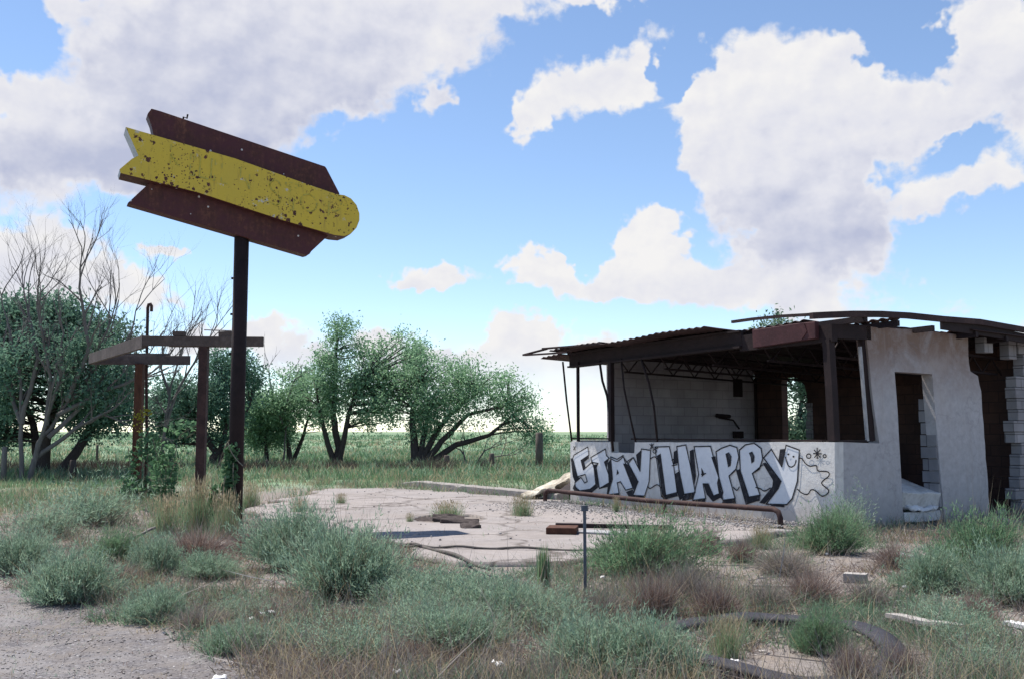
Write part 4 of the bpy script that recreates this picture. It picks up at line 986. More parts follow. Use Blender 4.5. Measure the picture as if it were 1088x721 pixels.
tree('leaning_tree', 'dark tree with leaning forked trunk seen between the two steel posts', 42, [[(222, 500), (228, 480), (215, 455), (202, 435)], [(226, 482), (240, 450), (232, 415)], [(224, 490), (250, 462), (262, 430)]],
     [(205, 420, 48, 42, 0), (190, 440, 32, 20, .5), (240, 410, 38, 45, 0), (172, 425, 20, 30, .4), (182, 410, 26, 20, 0), (225, 385, 20, 16, 0), (240, 462, 26, 14, .6), (180, 462, 26, 14, .4)], 680, 44, .15, 'leaf_dark', 11, .30, .20, group=TG)
tree('round_tree', 'low round green tree standing between the sign post and the tall tree', 46, [[(308, 497), (307, 470), (300, 440)], [(309, 490), (322, 460), (328, 430)], [(285, 497), (282, 465), (276, 440)]],
     [(278, 425, 34, 34, 0), (310, 425, 36, 36, 0), (330, 425, 20, 32, 0), (258, 430, 24, 30, 0), (270, 400, 22, 18, 0), (262, 458, 30, 18, 0), (300, 462, 34, 12, .5), (335, 455, 22, 14, .3)], 720, 42, .13, 'leaf_mid', 13, .30, .16, group=TG)
tree('tall_tree', 'tallest green tree with a lone tuft sticking out of its top', 44, [[(358, 495), (359, 475), (354, 440), (356, 390), (358, 355)], [(359, 478), (372, 440), (385, 405)], [(357, 480), (342, 445), (338, 415)]],
     [(358, 352, 21, 15, 0, 1.1), (352, 378, 20, 20, 0), (362, 400, 36, 32, 0), (345, 422, 28, 32, 0), (395, 392, 38, 32, 0), (395, 428, 42, 30, 0), (425, 372, 30, 20, 0), (430, 400, 30, 28, .5)], 560, 46, .13, 'leaf_mid', 17, .30, .20, group=TG)
tree('spreading_tree', 'wide spreading tree with many low stems and a drooping branch over the field', 43, [[(443, 494), (440, 465), (437, 440), (445, 410)], [(443, 492), (460, 465), (478, 440), (505, 420)], [(445, 490), (470, 468), (498, 440), (540, 430)], [(442, 490), (452, 455), (458, 425)], [(446, 490), (485, 472), (520, 462), (545, 440)]],
     [(465, 405, 50, 30, 0), (500, 412, 42, 30, 0), (535, 420, 36, 26, 0), (555, 440, 24, 26, 0), (570, 460, 12, 20, 0), (440, 440, 35, 26, 0), (485, 440, 50, 18, 0), (450, 380, 26, 18, 0), (425, 420, 30, 30, 0)], 560, 44, .13, 'leaf_mid', 19, .29, .22, group=TG)
dead_tree('dead_snag', 'leafless thin snag poking above the low round tree', 45, (300, 497), [[(300, 497), (302, 460), (300, 420), (306, 395)], [(301, 450), (286, 410), (281, 382)], [(301, 440), (312, 405), (325, 392)]], 15, .05, 1, 1.0, 3)
dead_tree('dead_snag', 'tangle of dead branches under the wide spreading tree', 43.5, (500, 496), [[(500, 496), (515, 478), (538, 470)], [(500, 496), (490, 478), (470, 470)], [(500, 496), (525, 485), (552, 482)]], 25, .05, 2, 1.2, 3)
# trees behind the building
tree('back_tree', 'grey green tree showing through the broken back doorway of the ruin', 33, [[(848, 495), (850, 465), (856, 420)], [(848, 490), (838, 450), (830, 420)]],
     [(848, 420, 34, 40, 0), (838, 450, 26, 26, 0), (866, 430, 24, 45, 0), (826, 372, 26, 30, .2), (836, 348, 14, 8, 0), (818, 345, 14, 7, 0)], 300, 40, .13, 'leaf_far', 23, .26, .17, group='trees behind the ruin')
# far trees and scrub on the skyline
for i, (px, Y, w, h, lab) in enumerate(((148, 120, 14, 5, 'tiny far tree on the skyline past the timber frame'),)):
    pass

# ------------------------------------------------------------------ climbing vines
def vine(name, label, boxes, n, seed, young=None, leaf=.085):
    rng = np.random.default_rng(seed); b = boxes[0]; g = D(b[0], 548, b[4]); root = empty(name, (g.x, b[4], 0), label, 'vine'); s = Soup(); m = MB(); rr = random.Random(seed)
    for (px, py, rx, ry, Y, wgt) in boxes:
        c = D(px, py, Y); sc = Y / F_PX; k = int(n * wgt); v = rng.normal(size=(k, 3)); v /= np.linalg.norm(v, axis=1, keepdims=True); v *= rng.uniform(.2, 1, (k, 1)) ** .5
        p = np.array(c) + v * np.array([rx * sc, rx * sc * .8, ry * sc]); p = p[fbm(p[:, 0] * 3, p[:, 2] * 3, seed) > .36]
        d = rng.normal(size=(len(p), 3)) * np.array([1, 1, .5]) + np.array([0, -.2, -.5])
        s.leaves(p, d, leaf * rng.uniform(.6, 1.3, len(p)), leaf * .85 * rng.uniform(.7, 1.1, len(p)))
        for j in range(4):
            a = Vector((c.x + rr.uniform(-.2, .2), Y + rr.uniform(-.15, .15), max(-.05, c.z - ry * sc))); q = Vector(c) + Vector((rr.uniform(-1, 1) * rx * sc, rr.uniform(-.2, .2), ry * sc * rr.uniform(.3, 1)))
            m.tube(bez(a, a.lerp(q, .5) + Vector((rr.uniform(-.2, .2), 0, 0)), q, 6), .008, 5, cap=False)
    m.build('stem', M['stem'], root); o = link('leaves', s.mesh('leaves', [M['vine']])); attach(o, root)
    if young:
        s = Soup()
        for (px, py, rx, ry, Y, k) in young:
            c = D(px, py, Y); sc = Y / F_PX; p = np.array(c) + rng.normal(size=(k, 3)) * np.array([rx * sc, .06, ry * sc]) * .6
            s.leaves(p, rng.normal(size=(k, 3)), .07, .055)
        o = link('young_leaves', s.mesh('young_leaves', [M['vine_young']])); attach(o, root)
vine('climbing_vine', 'broad-leaved vine with yellow tip bush-climbing the far rusty post', [(150, 510, 26, 34, YF - .5, 1), (175, 505, 16, 40, YF - 1.0, .8), (160, 475, 16, 22, YF - .3, .35), (148, 530, 24, 20, YF - .8, .6), (196, 455, 22, 10, YF - .6, .15)], 620, 3, [(150, 442, 8, 5, YF - .3, 40), (157, 436, 6, 4, YF - .3, 22), (147, 455, 5, 6, YF - .3, 12)], .11)
vine('climbing_vine', 'dense dark vine clinging to the foot of the tall sign post', [(244, 520, 10, 42, pole_base.y - .12, 1), (240, 545, 9, 24, pole_base.y - .2, .7), (246, 480, 8, 14, pole_base.y - .1, .3), (228, 532, 6, 18, pole_base.y - .2, .2)], 560, 4, None, .085)

# ------------------------------------------------------------------ weeds: prototypes with a unit radius and height, then copies
def bush_mesh(seed, kind):
    global RNG; keep = RNG; RNG = rng = np.random.default_rng(seed); s = Soup()
    def dome(n, lo=.25, hi=1.0, flat=1.0):
        az = rng.uniform(0, 2 * math.pi, n); el = np.arcsin(rng.uniform(np.sin(.12), 1, n) ** .8)
        return np.stack([np.cos(az) * np.cos(el), np.sin(az) * np.cos(el), np.sin(el) * flat], 1)
    lump = lambda d: 1 + .70 * (fbm(d[:, 0] * 2.2 + seed, d[:, 1] * 2.2 + d[:, 2] * 2, seed, 3) - .5) * 2
    if kind == 'sage':
        n = 900; d = dome(n); L = rng.uniform(.62, 1.06, n) * lump(d) * np.where(rng.random(n) < .08, 1.22, 1); base = rng.normal(size=(n, 3)) * np.array([.18, .18, 0])
        s.blades(base, d, L * 1.05, .011, rng.normal(size=(n, 3)) * .3 + np.array([0, 0, .25]), 1)
        for k in range(20):
            t = rng.uniform(.3, 1.06, n) ** .7; p = base + d * (L * t)[:, None] + rng.normal(size=(n, 3)) * .035
            dd = d * .7 + rng.normal(size=(n, 3)) * .5 + np.array([0, 0, .55]); s.blades(p, dd, rng.uniform(.05, .13, n), .014, rng.normal(size=(n, 3)) * .3, 0)
    elif kind == 'loose':
        n = 420; d = dome(n, flat=1.2); L = rng.uniform(.5, 1.1, n) * lump(d); base = rng.normal(size=(n, 3)) * np.array([.25, .25, 0])
        s.blades(base, d + np.array([0, 0, .35]), L, .011, rng.normal(size=(n, 3)) * .4, 1)
        for k in range(9):
            t = rng.uniform(.3, 1.05, n); p = base + (d + np.array([0, 0, .35])) * (L * t)[:, None] * .8 + rng.normal(size=(n, 3)) * .05
            dd = d * .6 + rng.normal(size=(n, 3)) * .6 + np.array([0, 0, .5]); s.blades(p, dd, rng.uniform(.06, .15, n), .015, rng.normal(size=(n, 3)) * .3, 0)
    elif kind == 'dry':
        n = 1500; d = dome(n, flat=1.25); L = rng.uniform(.45, 1.08, n); base = rng.normal(size=(n, 3)) * np.array([.16, .16, 0])
        s.blades(base, d, L, .012, rng.normal(size=(n, 3)) * .5 + np.array([0, 0, -.25]), 0)
        n = 700; d = dome(n, flat=1.3); base = rng.normal(size=(n, 3)) * np.array([.2, .2, 0]); s.blades(base, d, rng.uniform(.6, 1.2, n), .010, rng.normal(size=(n, 3)) * .5 + np.array([0, 0, -.3]), 1)
    elif kind == 'straw':
        n = 420; d = dome(n, flat=1) * np.array([.42, .42, 1]) + np.array([0, 0, .45]); L = rng.uniform(.5, 1.05, n); base = rng.normal(size=(n, 3)) * np.array([.22, .22, 0])
        s.blades(base, d, L, .011, rng.normal(size=(n, 3)) * .35, 1)
        n = 260; d = dome(n) * np.array([.35, .35, 1]) + np.array([0, 0, .5]); d /= np.linalg.norm(d, axis=1, keepdims=True); base = rng.normal(size=(n, 3)) * np.array([.22, .22, 0]); L = rng.uniform(.7, 1.15, n)
        s.blades(base, d, L, .008, np.zeros((n, 3)), 0); s.leaves(base + d * (L * .98)[:, None], d, .13, .022, 0); s.leaves(base + d * (L * .9)[:, None], d, .1, .02, 0)
    elif kind == 'reed':
        n = 120; d = dome(n) * np.array([.16, .16, 1]) + np.array([0, 0, .8]); base = rng.normal(size=(n, 3)) * np.array([.14, .14, 0]); L = rng.uniform(.6, 1.1, n)
        s.blades(base, d, L, .085, rng.normal(size=(n, 3)) * .12, 0); n = 60; d = dome(n) * np.array([.25, .25, 1]) + np.array([0, 0, .6]); s.blades(rng.normal(size=(n, 3)) * np.array([.14, .14, 0]), d, rng.uniform(.6, 1.1, n), .06, rng.normal(size=(n, 3)) * .1, 1)
    RNG = keep; return s
MATS = {'sage': ['sage', 'stem'], 'bright': ['sage_bright', 'stem'], 'loose': ['sage', 'stem'], 'dry': ['dry', 'grey_dry'], 'straw': ['straw', 'green'], 'reed': ['green', 'straw'], 'grey': ['grey_dry', 'stem']}
PROTO = {}
def proto(kind, v):
    if (kind, v) not in PROTO:
        shape = {'bright': 'sage', 'grey': 'dry'}.get(kind, kind)
        PROTO[kind, v] = bush_mesh(100 + 17 * v + len(kind), shape).mesh(kind + '_weed', [M[x] for x in MATS[kind]])
    return PROTO[kind, v]
KN = {'sage': ('sage_bush', 'bush'), 'bright': ('green_weed', 'weed'), 'loose': ('loose_weed', 'weed'), 'dry': ('dry_tuft', 'grass tuft'), 'straw': ('straw_tuft', 'grass tuft'), 'reed': ('reed_clump', 'reeds'), 'grey': ('grey_tuft', 'grass tuft')}
def bush(kind, px, pybase, wpx, hpx, label, group=None, v=None, lean=0):
    b = G(px, pybase); dep = b.y; sx = wpx / 2 * dep / F_PX; sz = hpx * dep / F_PX
    v = random.randrange(4) if v is None else v
    o = bpy.data.objects.new(KN[kind][0], proto(kind, v)); COL.objects.link(o)
    # pybase is where the near side of the clump meets the ground
    o.location = (b.x, dep + sx * .55, float(gz(b.x, dep + sx)) - .01); o.scale = (sx * 1.18, sx * 1.05, sz * (1.0 if kind in ('sage', 'bright') else .92)); o.rotation_euler = (0, 0, random.uniform(0, 6.28))
    return tag(o, label, KN[kind][1], group)
GB = 'weed clumps over the lot'
BUSHES = [
 ('sage', 308, 606, 92, 62, 'round sage green bush right behind the biggest bush, by the sign post foot'),
 ('sage', 366, 634, 104, 74, 'biggest round sage green bush at the edge of the concrete'),
 ('bright', 684, 612, 118, 56, 'bright green bush on the concrete edge behind the steel stake'),
 ('sage', 160, 609, 54, 40, 'small round blue green bush nearest the timber frame posts'),
 ('bright', 116, 598, 52, 34, 'fresh green bush beside the small round blue green one'),
 ('sage', 62, 640, 88, 56, 'dull sage bush on the gravel edge with brown foot'),
 ('sage', 14, 610, 66, 46, 'dark sage bush at the frame edge over the gravel'),
 ('loose', 90, 560, 90, 48, 'tall loose green weeds before the dark dead tree stump'),
 ('loose', 40, 572, 80, 40, 'spread of loose weeds over the dark sage bush'),
 ('sage', 215, 612, 60, 26, 'low sage clump on the litter below the sign post'),
 ('sage', 160, 660, 60, 38, 'sage clump on the gravel edge with a white scrap in it'),
 ('grey', 205, 668, 70, 30, 'low dead grey tuft touching the bare gravel road'),
 ('loose', 250, 655, 70, 26, 'thin low weeds in brown litter near the gravel road'),
 ('sage', 240, 690, 60, 30, 'small blue green clump close to the photo bottom by the gravel'),
 ('loose', 300, 690, 80, 36, 'pale thin weeds around the flattened white sack'),
 ('loose', 372, 706, 96, 46, 'grey sage clump standing below the biggest bush'),
 ('sage', 445, 642, 96, 38, 'sage clump at the tip of the concrete slab'),
 ('loose', 430, 676, 90, 42, 'lower sage clump in front of the one at the slab tip'),
 ('sage', 500, 654, 110, 42, 'broad sage clump in the middle of the weeds'),
 ('sage', 545, 664, 100, 44, 'wide sage clump below the reed clump'),
 ('loose', 590, 672, 90, 42, 'sage clump between reed clump and stake foot'),
 ('sage', 480, 690, 100, 44, 'low sage clump spread over brown litter'),
 ('sage', 640, 715, 110, 60, 'blue green clump at photo bottom below the stake'),
 ('sage', 700, 716, 100, 62, 'blue green clump touching the rubber ring edge'),
 ('grey', 590, 724, 80, 40, 'grey tuft at the bottom frame edge before brown tufts'),
 ('bright', 888, 590, 62, 44, 'green weed leaning on the corner of the painted wall'),
 ('loose', 905, 572, 60, 42, 'tall thin weeds against the white corner of the ruin'),
 ('bright', 1052, 618, 96, 66, 'dense dark green weeds before the gap in the door wall'),
 ('sage', 1000, 628, 72, 44, 'sage clump between doorway and dense green weeds'),
 ('sage', 1085, 640, 80, 60, 'green clump at the frame edge by the ruin'),
 ('loose', 1040, 690, 90, 44, 'loose green weeds before the long bleached plank'),
 ('loose', 1010, 668, 80, 36, 'loose low weeds growing over the end of the bleached plank'),
 ('bright', 872, 690, 56, 44, 'fresh green weed growing inside the rubber ring'),
 ('straw', 775, 696, 62, 46, 'yellow flowered weeds within the near curve of the ring'),
 ('loose', 1060, 722, 90, 40, 'weeds at the bottom corner by the frame edge'),
 ('dry', 697, 656, 68, 62, 'reddish dry tuft nearest to the steel stake'),
 ('dry', 765, 655, 60, 52, 'dark dry tuft just above the rubber ring'),
 ('dry', 752, 590, 42, 40, 'brown dry tuft before the middle of the pipe rail'),
 ('dry', 792, 598, 40, 34, 'small brown dry tuft below the pipe rail'),
 ('grey', 840, 612, 80, 36, 'wide grey tuft before the bent end of the pipe rail'),
 ('dry', 868, 640, 78, 50, 'large grey brown tuft above the rubber ring'),
 ('grey', 818, 645, 60, 36, 'grey tuft right behind the rubber ring'),
 ('dry', 955, 605, 48, 36, 'brown tuft beside the short pale lath'),
 ('grey', 930, 640, 60, 34, 'thin grey tuft next to the wood block'),
 ('dry', 912, 724, 58, 62, 'dark dry tuft at the bottom edge on the rubber ring'),
 ('dry', 966, 724, 58, 60, 'second dark dry tuft at the bottom edge past the ring'),
 ('dry', 1045, 655, 52, 38, 'brown tuft before the dense green weeds'),
 ('grey', 735, 640, 56, 54, 'grey feathery tuft beside the reddish one'),
 ('grey', 640, 660, 66, 44, 'grey feathery tuft round the stake foot'),
 ('dry', 200, 598, 90, 48, 'reddish dry grass below the two steel posts'),
 ('dry', 258, 588, 50, 38, 'reddish dry grass at the foot of the tall sign post'),
 ('dry', 280, 655, 90, 26, 'low reddish grass strip under the round sage bush'),
 ('dry', 430, 700, 90, 34, 'low brown tuft in the litter under the sage clumps'),
 ('dry', 120, 620, 60, 26, 'brown foot grass between two small green bushes'),
 ('straw', 555, 551, 38, 26, 'brown straw tuft growing out of the slab by the rail end'),
 ('straw', 474, 552, 52, 20, 'yellow straw tuft round the slab pit'),
 ('straw', 435, 557, 14, 13, 'tiny yellow tuft on the open concrete'),
 ('straw', 361, 537, 18, 14, 'small brown tuft alone on the far concrete'),
 ('straw', 316, 546, 34, 20, 'straw tuft at the slab edge behind the round bush'),
 ('straw', 262, 540, 40, 30, 'straw grass at the slab edge beside the sign post'),
 ('straw', 205, 566, 60, 60, 'tall straw grass between the two steel posts'),
 ('straw', 235, 572, 44, 50, 'tall straw grass hugging the sign post'),
 ('straw', 170, 570, 60, 44, 'tall straw grass at the foot of the broad vine'),
 ('reed', 578, 634, 34, 64, 'upright green reed clump beside the steel stake'),
 ('straw', 700, 590, 40, 30, 'straw tuft on the gravel before the painted letters'),
 ('straw', 812, 582, 40, 26, 'straw grass under the end of the pipe rail'),
 ('straw', 655, 546, 12, 20, 'small straw tuft against the pipe rail below the letters'),
]
for bsh in BUSHES: bush(*bsh, group=GB)

# ------------------------------------------------------------------ stuff: grass, litter, meadow
def scatter(n, y0, y1, seed, xr=.60, power=1.0):
    """points on the ground inside a wide wedge before the camera, even in the picture rather than on the ground"""
    rng = np.random.default_rng(seed); t = rng.random(n); y = 1 / ((1 - t ** power) / y0 + t ** power / y1); x = rng.uniform(-1, 1, n) * (xr * y + 1.0)
    return x, y, rng
BIN = lambda x, y: ((np.stack([x - C0.x, y - C0.y], 1) @ np.array([A.x, A.y]) > -.05) & (np.stack([x - C0.x, y - C0.y], 1) @ np.array([A.x, A.y]) < LEN_A + .3) &
                    (np.stack([x - C0.x, y - C0.y], 1) @ np.array([B.x, B.y]) > -.05) & (np.stack([x - C0.x, y - C0.y], 1) @ np.array([B.x, B.y]) < LEN_B + .3))
RINGC = G(826, 684)
def ring_view(x, y):
    px, py = proj(x, y, np.zeros_like(x)); return (px > 745) & (px < 900) & (py > 690) & (py < 735)
def free(x, y): return ~ring_view(x, y) & ~slab_mask(x, y) & ~road_mask(x, y) & ~BIN(x, y) & ~((np.hypot((x - RINGC.x) / .8, y - RINGC.y) > .80) & (np.hypot((x - RINGC.x) / .8, y - RINGC.y) < 1.22))
def tufts(name, label, cat, n_t, per, y0, y1, h, w, mats, seed, dens, spread=.09, mi=(0,), bend=.45, lean=.5, ymin_scale=True, ok=free):
    x, y, rng = scatter(n_t, y0, y1, seed); k = ok(x, y) & (rng.random(n_t) < dens(x, y)); x, y = x[k], y[k]; n = len(x)
    idx = np.repeat(np.arange(n), per); N_ = n * per; sc = rng.uniform(.55, 1.25, n)[idx]
    bx = x[idx] + rng.normal(size=N_) * spread * sc; by = y[idx] + rng.normal(size=N_) * spread * sc
    bz = gz(bx, by) - .01 + np.clip((by - 24) / 10, 0, 1) * .25 * (fbm(bx * .05, by * .05, 31) - .5)
    d = rng.normal(size=(N_, 3)) * lean; d[:, 2] = 1.0
    L = h * sc * rng.uniform(.5, 1.15, N_); W = w * np.maximum(1, by / 13) * rng.uniform(.7, 1.3, N_)
    global RNG; keep = RNG; RNG = rng; s = Soup(); base = np.stack([bx, by, bz], 1); bd = rng.normal(size=(N_, 3)) * bend; bd[:, 2] -= .25
    if len(mi) == 1: s.blades(base, d, L, W, bd, 0)
    else:
        for q in mi:
            sel = (idx % len(mi)) == q; s.blades(base[sel], d[sel], L[sel], W[sel], bd[sel], q)
    RNG = keep
    tag(link(name, s.mesh(name, [M[m] for m in mats])), label, cat, kind='stuff')
gn = lambda x, y, s, f=.7: fbm(x * f, y * f, s, 4)
ss = lambda v, a, b: np.clip((v - a) / (b - a), 0, 1)
# low sage sprigs and dry grass filling the near lot
tufts('sage_weeds', 'low grey green weeds spread over the lot', 'weeds', 15000, 20, 5.2, 19, .22, .005, ['sage', 'stem', 'sage_bright'], 1, lambda x, y: .05 + .88 * ss(gn(x, y, 1), .44, .58), .08, (0, 0, 1, 0, 2), .4, .65)
tufts('dry_grass', 'dry brown and grey grass matted over the lot', 'grass', 16000, 20, 5.2, 20, .19, .0042, ['dry', 'grey_dry', 'straw'], 2, lambda x, y: .10 + .80 * ss(gn(x, y, 2), .42, .60), .10, (0, 1, 2, 2, 1), .6, .8)
tufts('seed_grass', 'thin pale seed grass standing in loose patches', 'grass', 9000, 9, 5.4, 24, .40, .0035, ['straw', 'grey_dry'], 3, lambda x, y: .1 + .5 * ss(gn(x, y, 3), .5, .68), .10, (0, 1), .45, .4)
# a sprinkle of weeds on the gravel road
tufts('road_weeds', 'sparse crushed grass on the gravel road', 'grass', 9000, 12, 5.2, 11.5, .05, .004, ['dry', 'straw', 'sage', 'grey_dry'], 7, lambda x, y: .12 + .75 * ss(gn(x, y, 9, 1.1), .44, .62), .09, (0, 1, 2, 3), .7, 1.3, ok=lambda x, y: road_mask(x, y))
def edge_dens(x, y):
    e_ = np.zeros(len(x))
    for dx, dy in ((.35, 0), (-.35, 0), (0, .5), (0, -.5)): e_ = np.maximum(e_, ~slab_mask(x + dx, y + dy))
    return np.maximum(.5 * ss(gn(x, y, 12, 1.2), .55, .68), .75 * e_ * ss(gn(x, y, 14, 1.6), .40, .55))
tufts('crack_grass', 'thin grass rooted in the cracks and edges of the concrete', 'grass', 3000, 10, 12, 27, .13, .004, ['straw', 'green', 'dry', 'sage'], 8, edge_dens, .07, (0, 1, 2, 3), .5, .6, ok=slab_mask)
# green belt behind the slab and the meadow beyond
BELT = lambda x, y: (y > 15.5) & free(x, y)
tufts('green_grass', 'green knee-high grass behind the concrete slab', 'grass', 9000, 16, 15.5, 34, .29, .006, ['green', 'sage_bright', 'straw'], 4, lambda x, y: ss(gn(x, y, 4, .35), .36, .56) * ss(y, 16, 20), .16, (0, 0, 1, 2), .4, .35, ok=BELT)
tufts('straw_grass', 'pale straw grass mixed through the green belt', 'grass', 5000, 11, 13, 36, .32, .0055, ['straw', 'grey_dry', 'dry'], 5, lambda x, y: .75 * ss(gn(x, y, 5, .4), .46, .62), .16, (0, 0, 1, 2), .4, .35, ok=lambda x, y: (y > 13) & free(x, y))
tufts('meadow', 'green weedy field stretching to the skyline', 'meadow', 26000, 9, 30, 420, .42, .0085, ['green', 'sage_bright', 'sage', 'straw'], 6, lambda x, y: .35 + .65 * ss(gn(x, y, 6, .12), .38, .55), .30, (0, 1, 2, 0, 1, 3), .35, .4, ok=lambda x, y: y > 30)
# dark blades for the earth bank and tree shade, their darkness put into colour
def bank_shade():
    rng = np.random.default_rng(77); n = 26000; x = rng.uniform(-20, -3.2, n); x = np.where(rng.random(n) < .12, rng.uniform(-3.2, 4, n), x); y = 37.5 + rng.normal(size=n) * .8 + .05 * x; hh = (.22 + .5 * fbm(x * .5, y * 0, 5)) * np.clip((fbm(x * 1.1, y * .4, 15) - .33) / .2, .05, 1)
    s = Soup(); global RNG; keep = RNG; RNG = rng
    d = rng.normal(size=(n, 3)); d[:, 2] = np.abs(d[:, 2]) + .5; s.blades(np.stack([x, y, np.full(n, -.05)], 1), d, hh, .02, rng.normal(size=(n, 3)) * .5, 0); RNG = keep
    tag(link('scrub', s.mesh('scrub', [M['scrub']])), 'low dark brown band standing for earth bank and shade under the trees', 'scrub', kind='stuff')
bank_shade()
def skyline():
    s = Soup(); global RNG; keep = RNG; RNG = rng = np.random.default_rng(91); n = 16000; y = rng.uniform(170, 420, n); x = rng.uniform(-1, 1, n) * .6 * y
    k = fbm(x * .03, y * .02, 61) > .46; x, y = x[k], y[k]; n = len(x); d = rng.normal(size=(n, 3)) * .6; d[:, 2] = 1
    s.blades(np.stack([x, y, np.full(n, -.15)], 1), d, rng.uniform(.5, 1.0, n) + 1.1 * np.clip(fbm(x * .06, y * .03, 62) - .45, 0, 1), .16, rng.normal(size=(n, 3)) * .4, 0); RNG = keep
    tag(link('far_scrub', s.mesh('far_scrub', [M['sage_bright']])), 'uneven green scrub along the skyline of the plain', 'scrub', kind='stuff')
skyline()
# twigs, chips and pebbles on the bare ground
def litter():
    s = Soup(); x, y, rng = scatter(30000, 5.0, 17, 51); k = free(x, y); x, y = x[k], y[k]; n = len(x); z = gz(x, y) + .006
    d = rng.normal(size=(n, 3)); d[:, 2] *= .25; s.leaves(np.stack([x, y, z], 1), d, rng.uniform(.02, .09, n), rng.uniform(.004, .016, n), 0)
    x, y, rng = scatter(30000, 5.0, 14, 52); k = ~slab_mask(x, y) & ~BIN(x, y) & (road_mask(x, y) | (rng.random(len(x)) < .25)); x, y = x[k], y[k]
    stones(s, np.stack([x, y, gz(x, y) + .001], 1), rng.uniform(.003, .013, len(x)) * rng.uniform(.5, 1, len(x)))
    x, y, rng = scatter(1500, 5.0, 16, 53); k = free(x, y); x, y = x[k], y[k]; n = len(x); d = rng.normal(size=(n, 3)); d[:, 2] *= .1; d /= np.linalg.norm(d, axis=1, keepdims=True)
    s.blades(np.stack([x, y, gz(x, y) + .012], 1), d, rng.uniform(.2, .7, n), .010, rng.normal(size=(n, 3)) * np.array([.2, .2, .03]), 0)
    tag(link('litter', s.mesh('litter', [M['litter']])), 'twigs, chips and pebbles strewn over bare soil', 'litter', kind='stuff')
litter()

# ------------------------------------------------------------------ sky: daylight sky with a cumulus field laid out by compass direction
def az_el(px, py):
    d = ray(px, py).normalized(); return math.atan2(d.x, d.y), math.asin(d.z)
CLOUDS = [  # px, py, rx, ry, turn(deg), weight, greyness
 (290, 15, 310, 115, -3, 1.2, .62), (190, 110, 215, 105, 0, 1.2, .85), (40, 165, 140, 70, 0, 1.1, .8), (20, 110, 95, 60, 0, 1.0, .12), (430, 10, 140, 80, 12, 1.0, .35), (340, 100, 110, 70, 0, 1.0, .75), (515, 5, 75, 40, 10, .95, .1), (462, 92, 22, 62, 12, .8, .2), (75, 15, 70, 36, 0, .85, .15), (240, 140, 120, 55, 0, 1.0, .85), (150, 190, 120, 40, 0, .9, .8),
 (50, 262, 80, 56, 0, 1.05, .15), (95, 300, 65, 44, 0, .95, .25), (150, 315, 60, 32, 0, .95, .15), (20, 310, 70, 60, 0, .95, .4), (175, 272, 34, 14, 0, 1.1, .1), (270, 355, 80, 26, 0, .95, .2), (215, 368, 70, 30, 0, .9, .3), (310, 380, 80, 26, 0, .9, .25),
 (630, 92, 85, 50, 12, 1.1, .12), (690, 60, 62, 40, 25, 1.0, .08), (555, 122, 30, 42, -35, 1.0, .1), (625, 2, 66, 24, 0, 1.1, .1), (480, 55, 24, 20, 0, .7, .2),
 (815, 120, 150, 115, 8, 1.35, .22), (850, 205, 130, 95, 0, 1.35, .62), (740, 108, 66, 34, 15, 1.0, .1), (890, 80, 100, 66, 0, 1.15, .25), (870, 256, 125, 48, 0, 1.2, .95), (1055, 50, 88, 92, 25, 1.2, .3), (1000, 122, 95, 52, 30, 1.1, .4), (1030, 188, 95, 26, 4, 1.0, .2), (985, 200, 50, 40, 0, 1.0, .1), (935, 150, 80, 62, 0, 1.05, .5), (1095, 110, 80, 80, 0, 1.0, .45),
 (688, 250, 42, 50, 0, 1.25, .0), (662, 298, 92, 42, 8, 1.15, .15), (720, 290, 60, 42, 0, 1.0, .1), (575, 288, 62, 28, 0, 1.3, .12), (455, 295, 58, 22, 0, 1.3, .05), (835, 304, 145, 40, 0, 1.15, .12), (760, 306, 80, 34, 0, 1.0, .2),
 (952, 192, 24, 16, 0, -.55, 0), (712, 78, 20, 46, 30, -.9, 0), (945, 45, 55, 50, 20, -.8, 0), (1015, 160, 50, 16, 8, -.5, 0), (740, 62, 34, 30, 30, -.7, 0), (700, 170, 40, 60, 0, -.5, 0), (622, 270, 26, 26, 0, -.6, 0), (615, 330, 80, 14, 0, -.4, 0), (700, 220, 30, 16, -20, -.3, 0), (10, 20, 45, 45, 0, -.6, 0), (400, 150, 60, 40, 0, -.4, 0),
 (555, 365, 70, 44, 10, 1.25, .03), (600, 405, 140, 60, 0, 1.1, .2), (480, 400, 130, 44, 0, .9, .3), (560, 440, 260, 34, 0, 1.0, .15), (935, 332, 60, 18, 0, .9, .15), (1000, 331, 56, 16, 0, .9, .15), (1080, 346, 70, 18, 0, .9, .2), (400, 372, 70, 28, 0, .9, .25)]
W = bpy.data.worlds.new('World'); W.use_nodes = True; W.cycles.sampling_method = 'MANUAL'; W.cycles.sample_map_resolution = 512
AZ0, AZ1, NC = -.60, .60, 63; EL0, EL1, NR = -.02, .52, 36
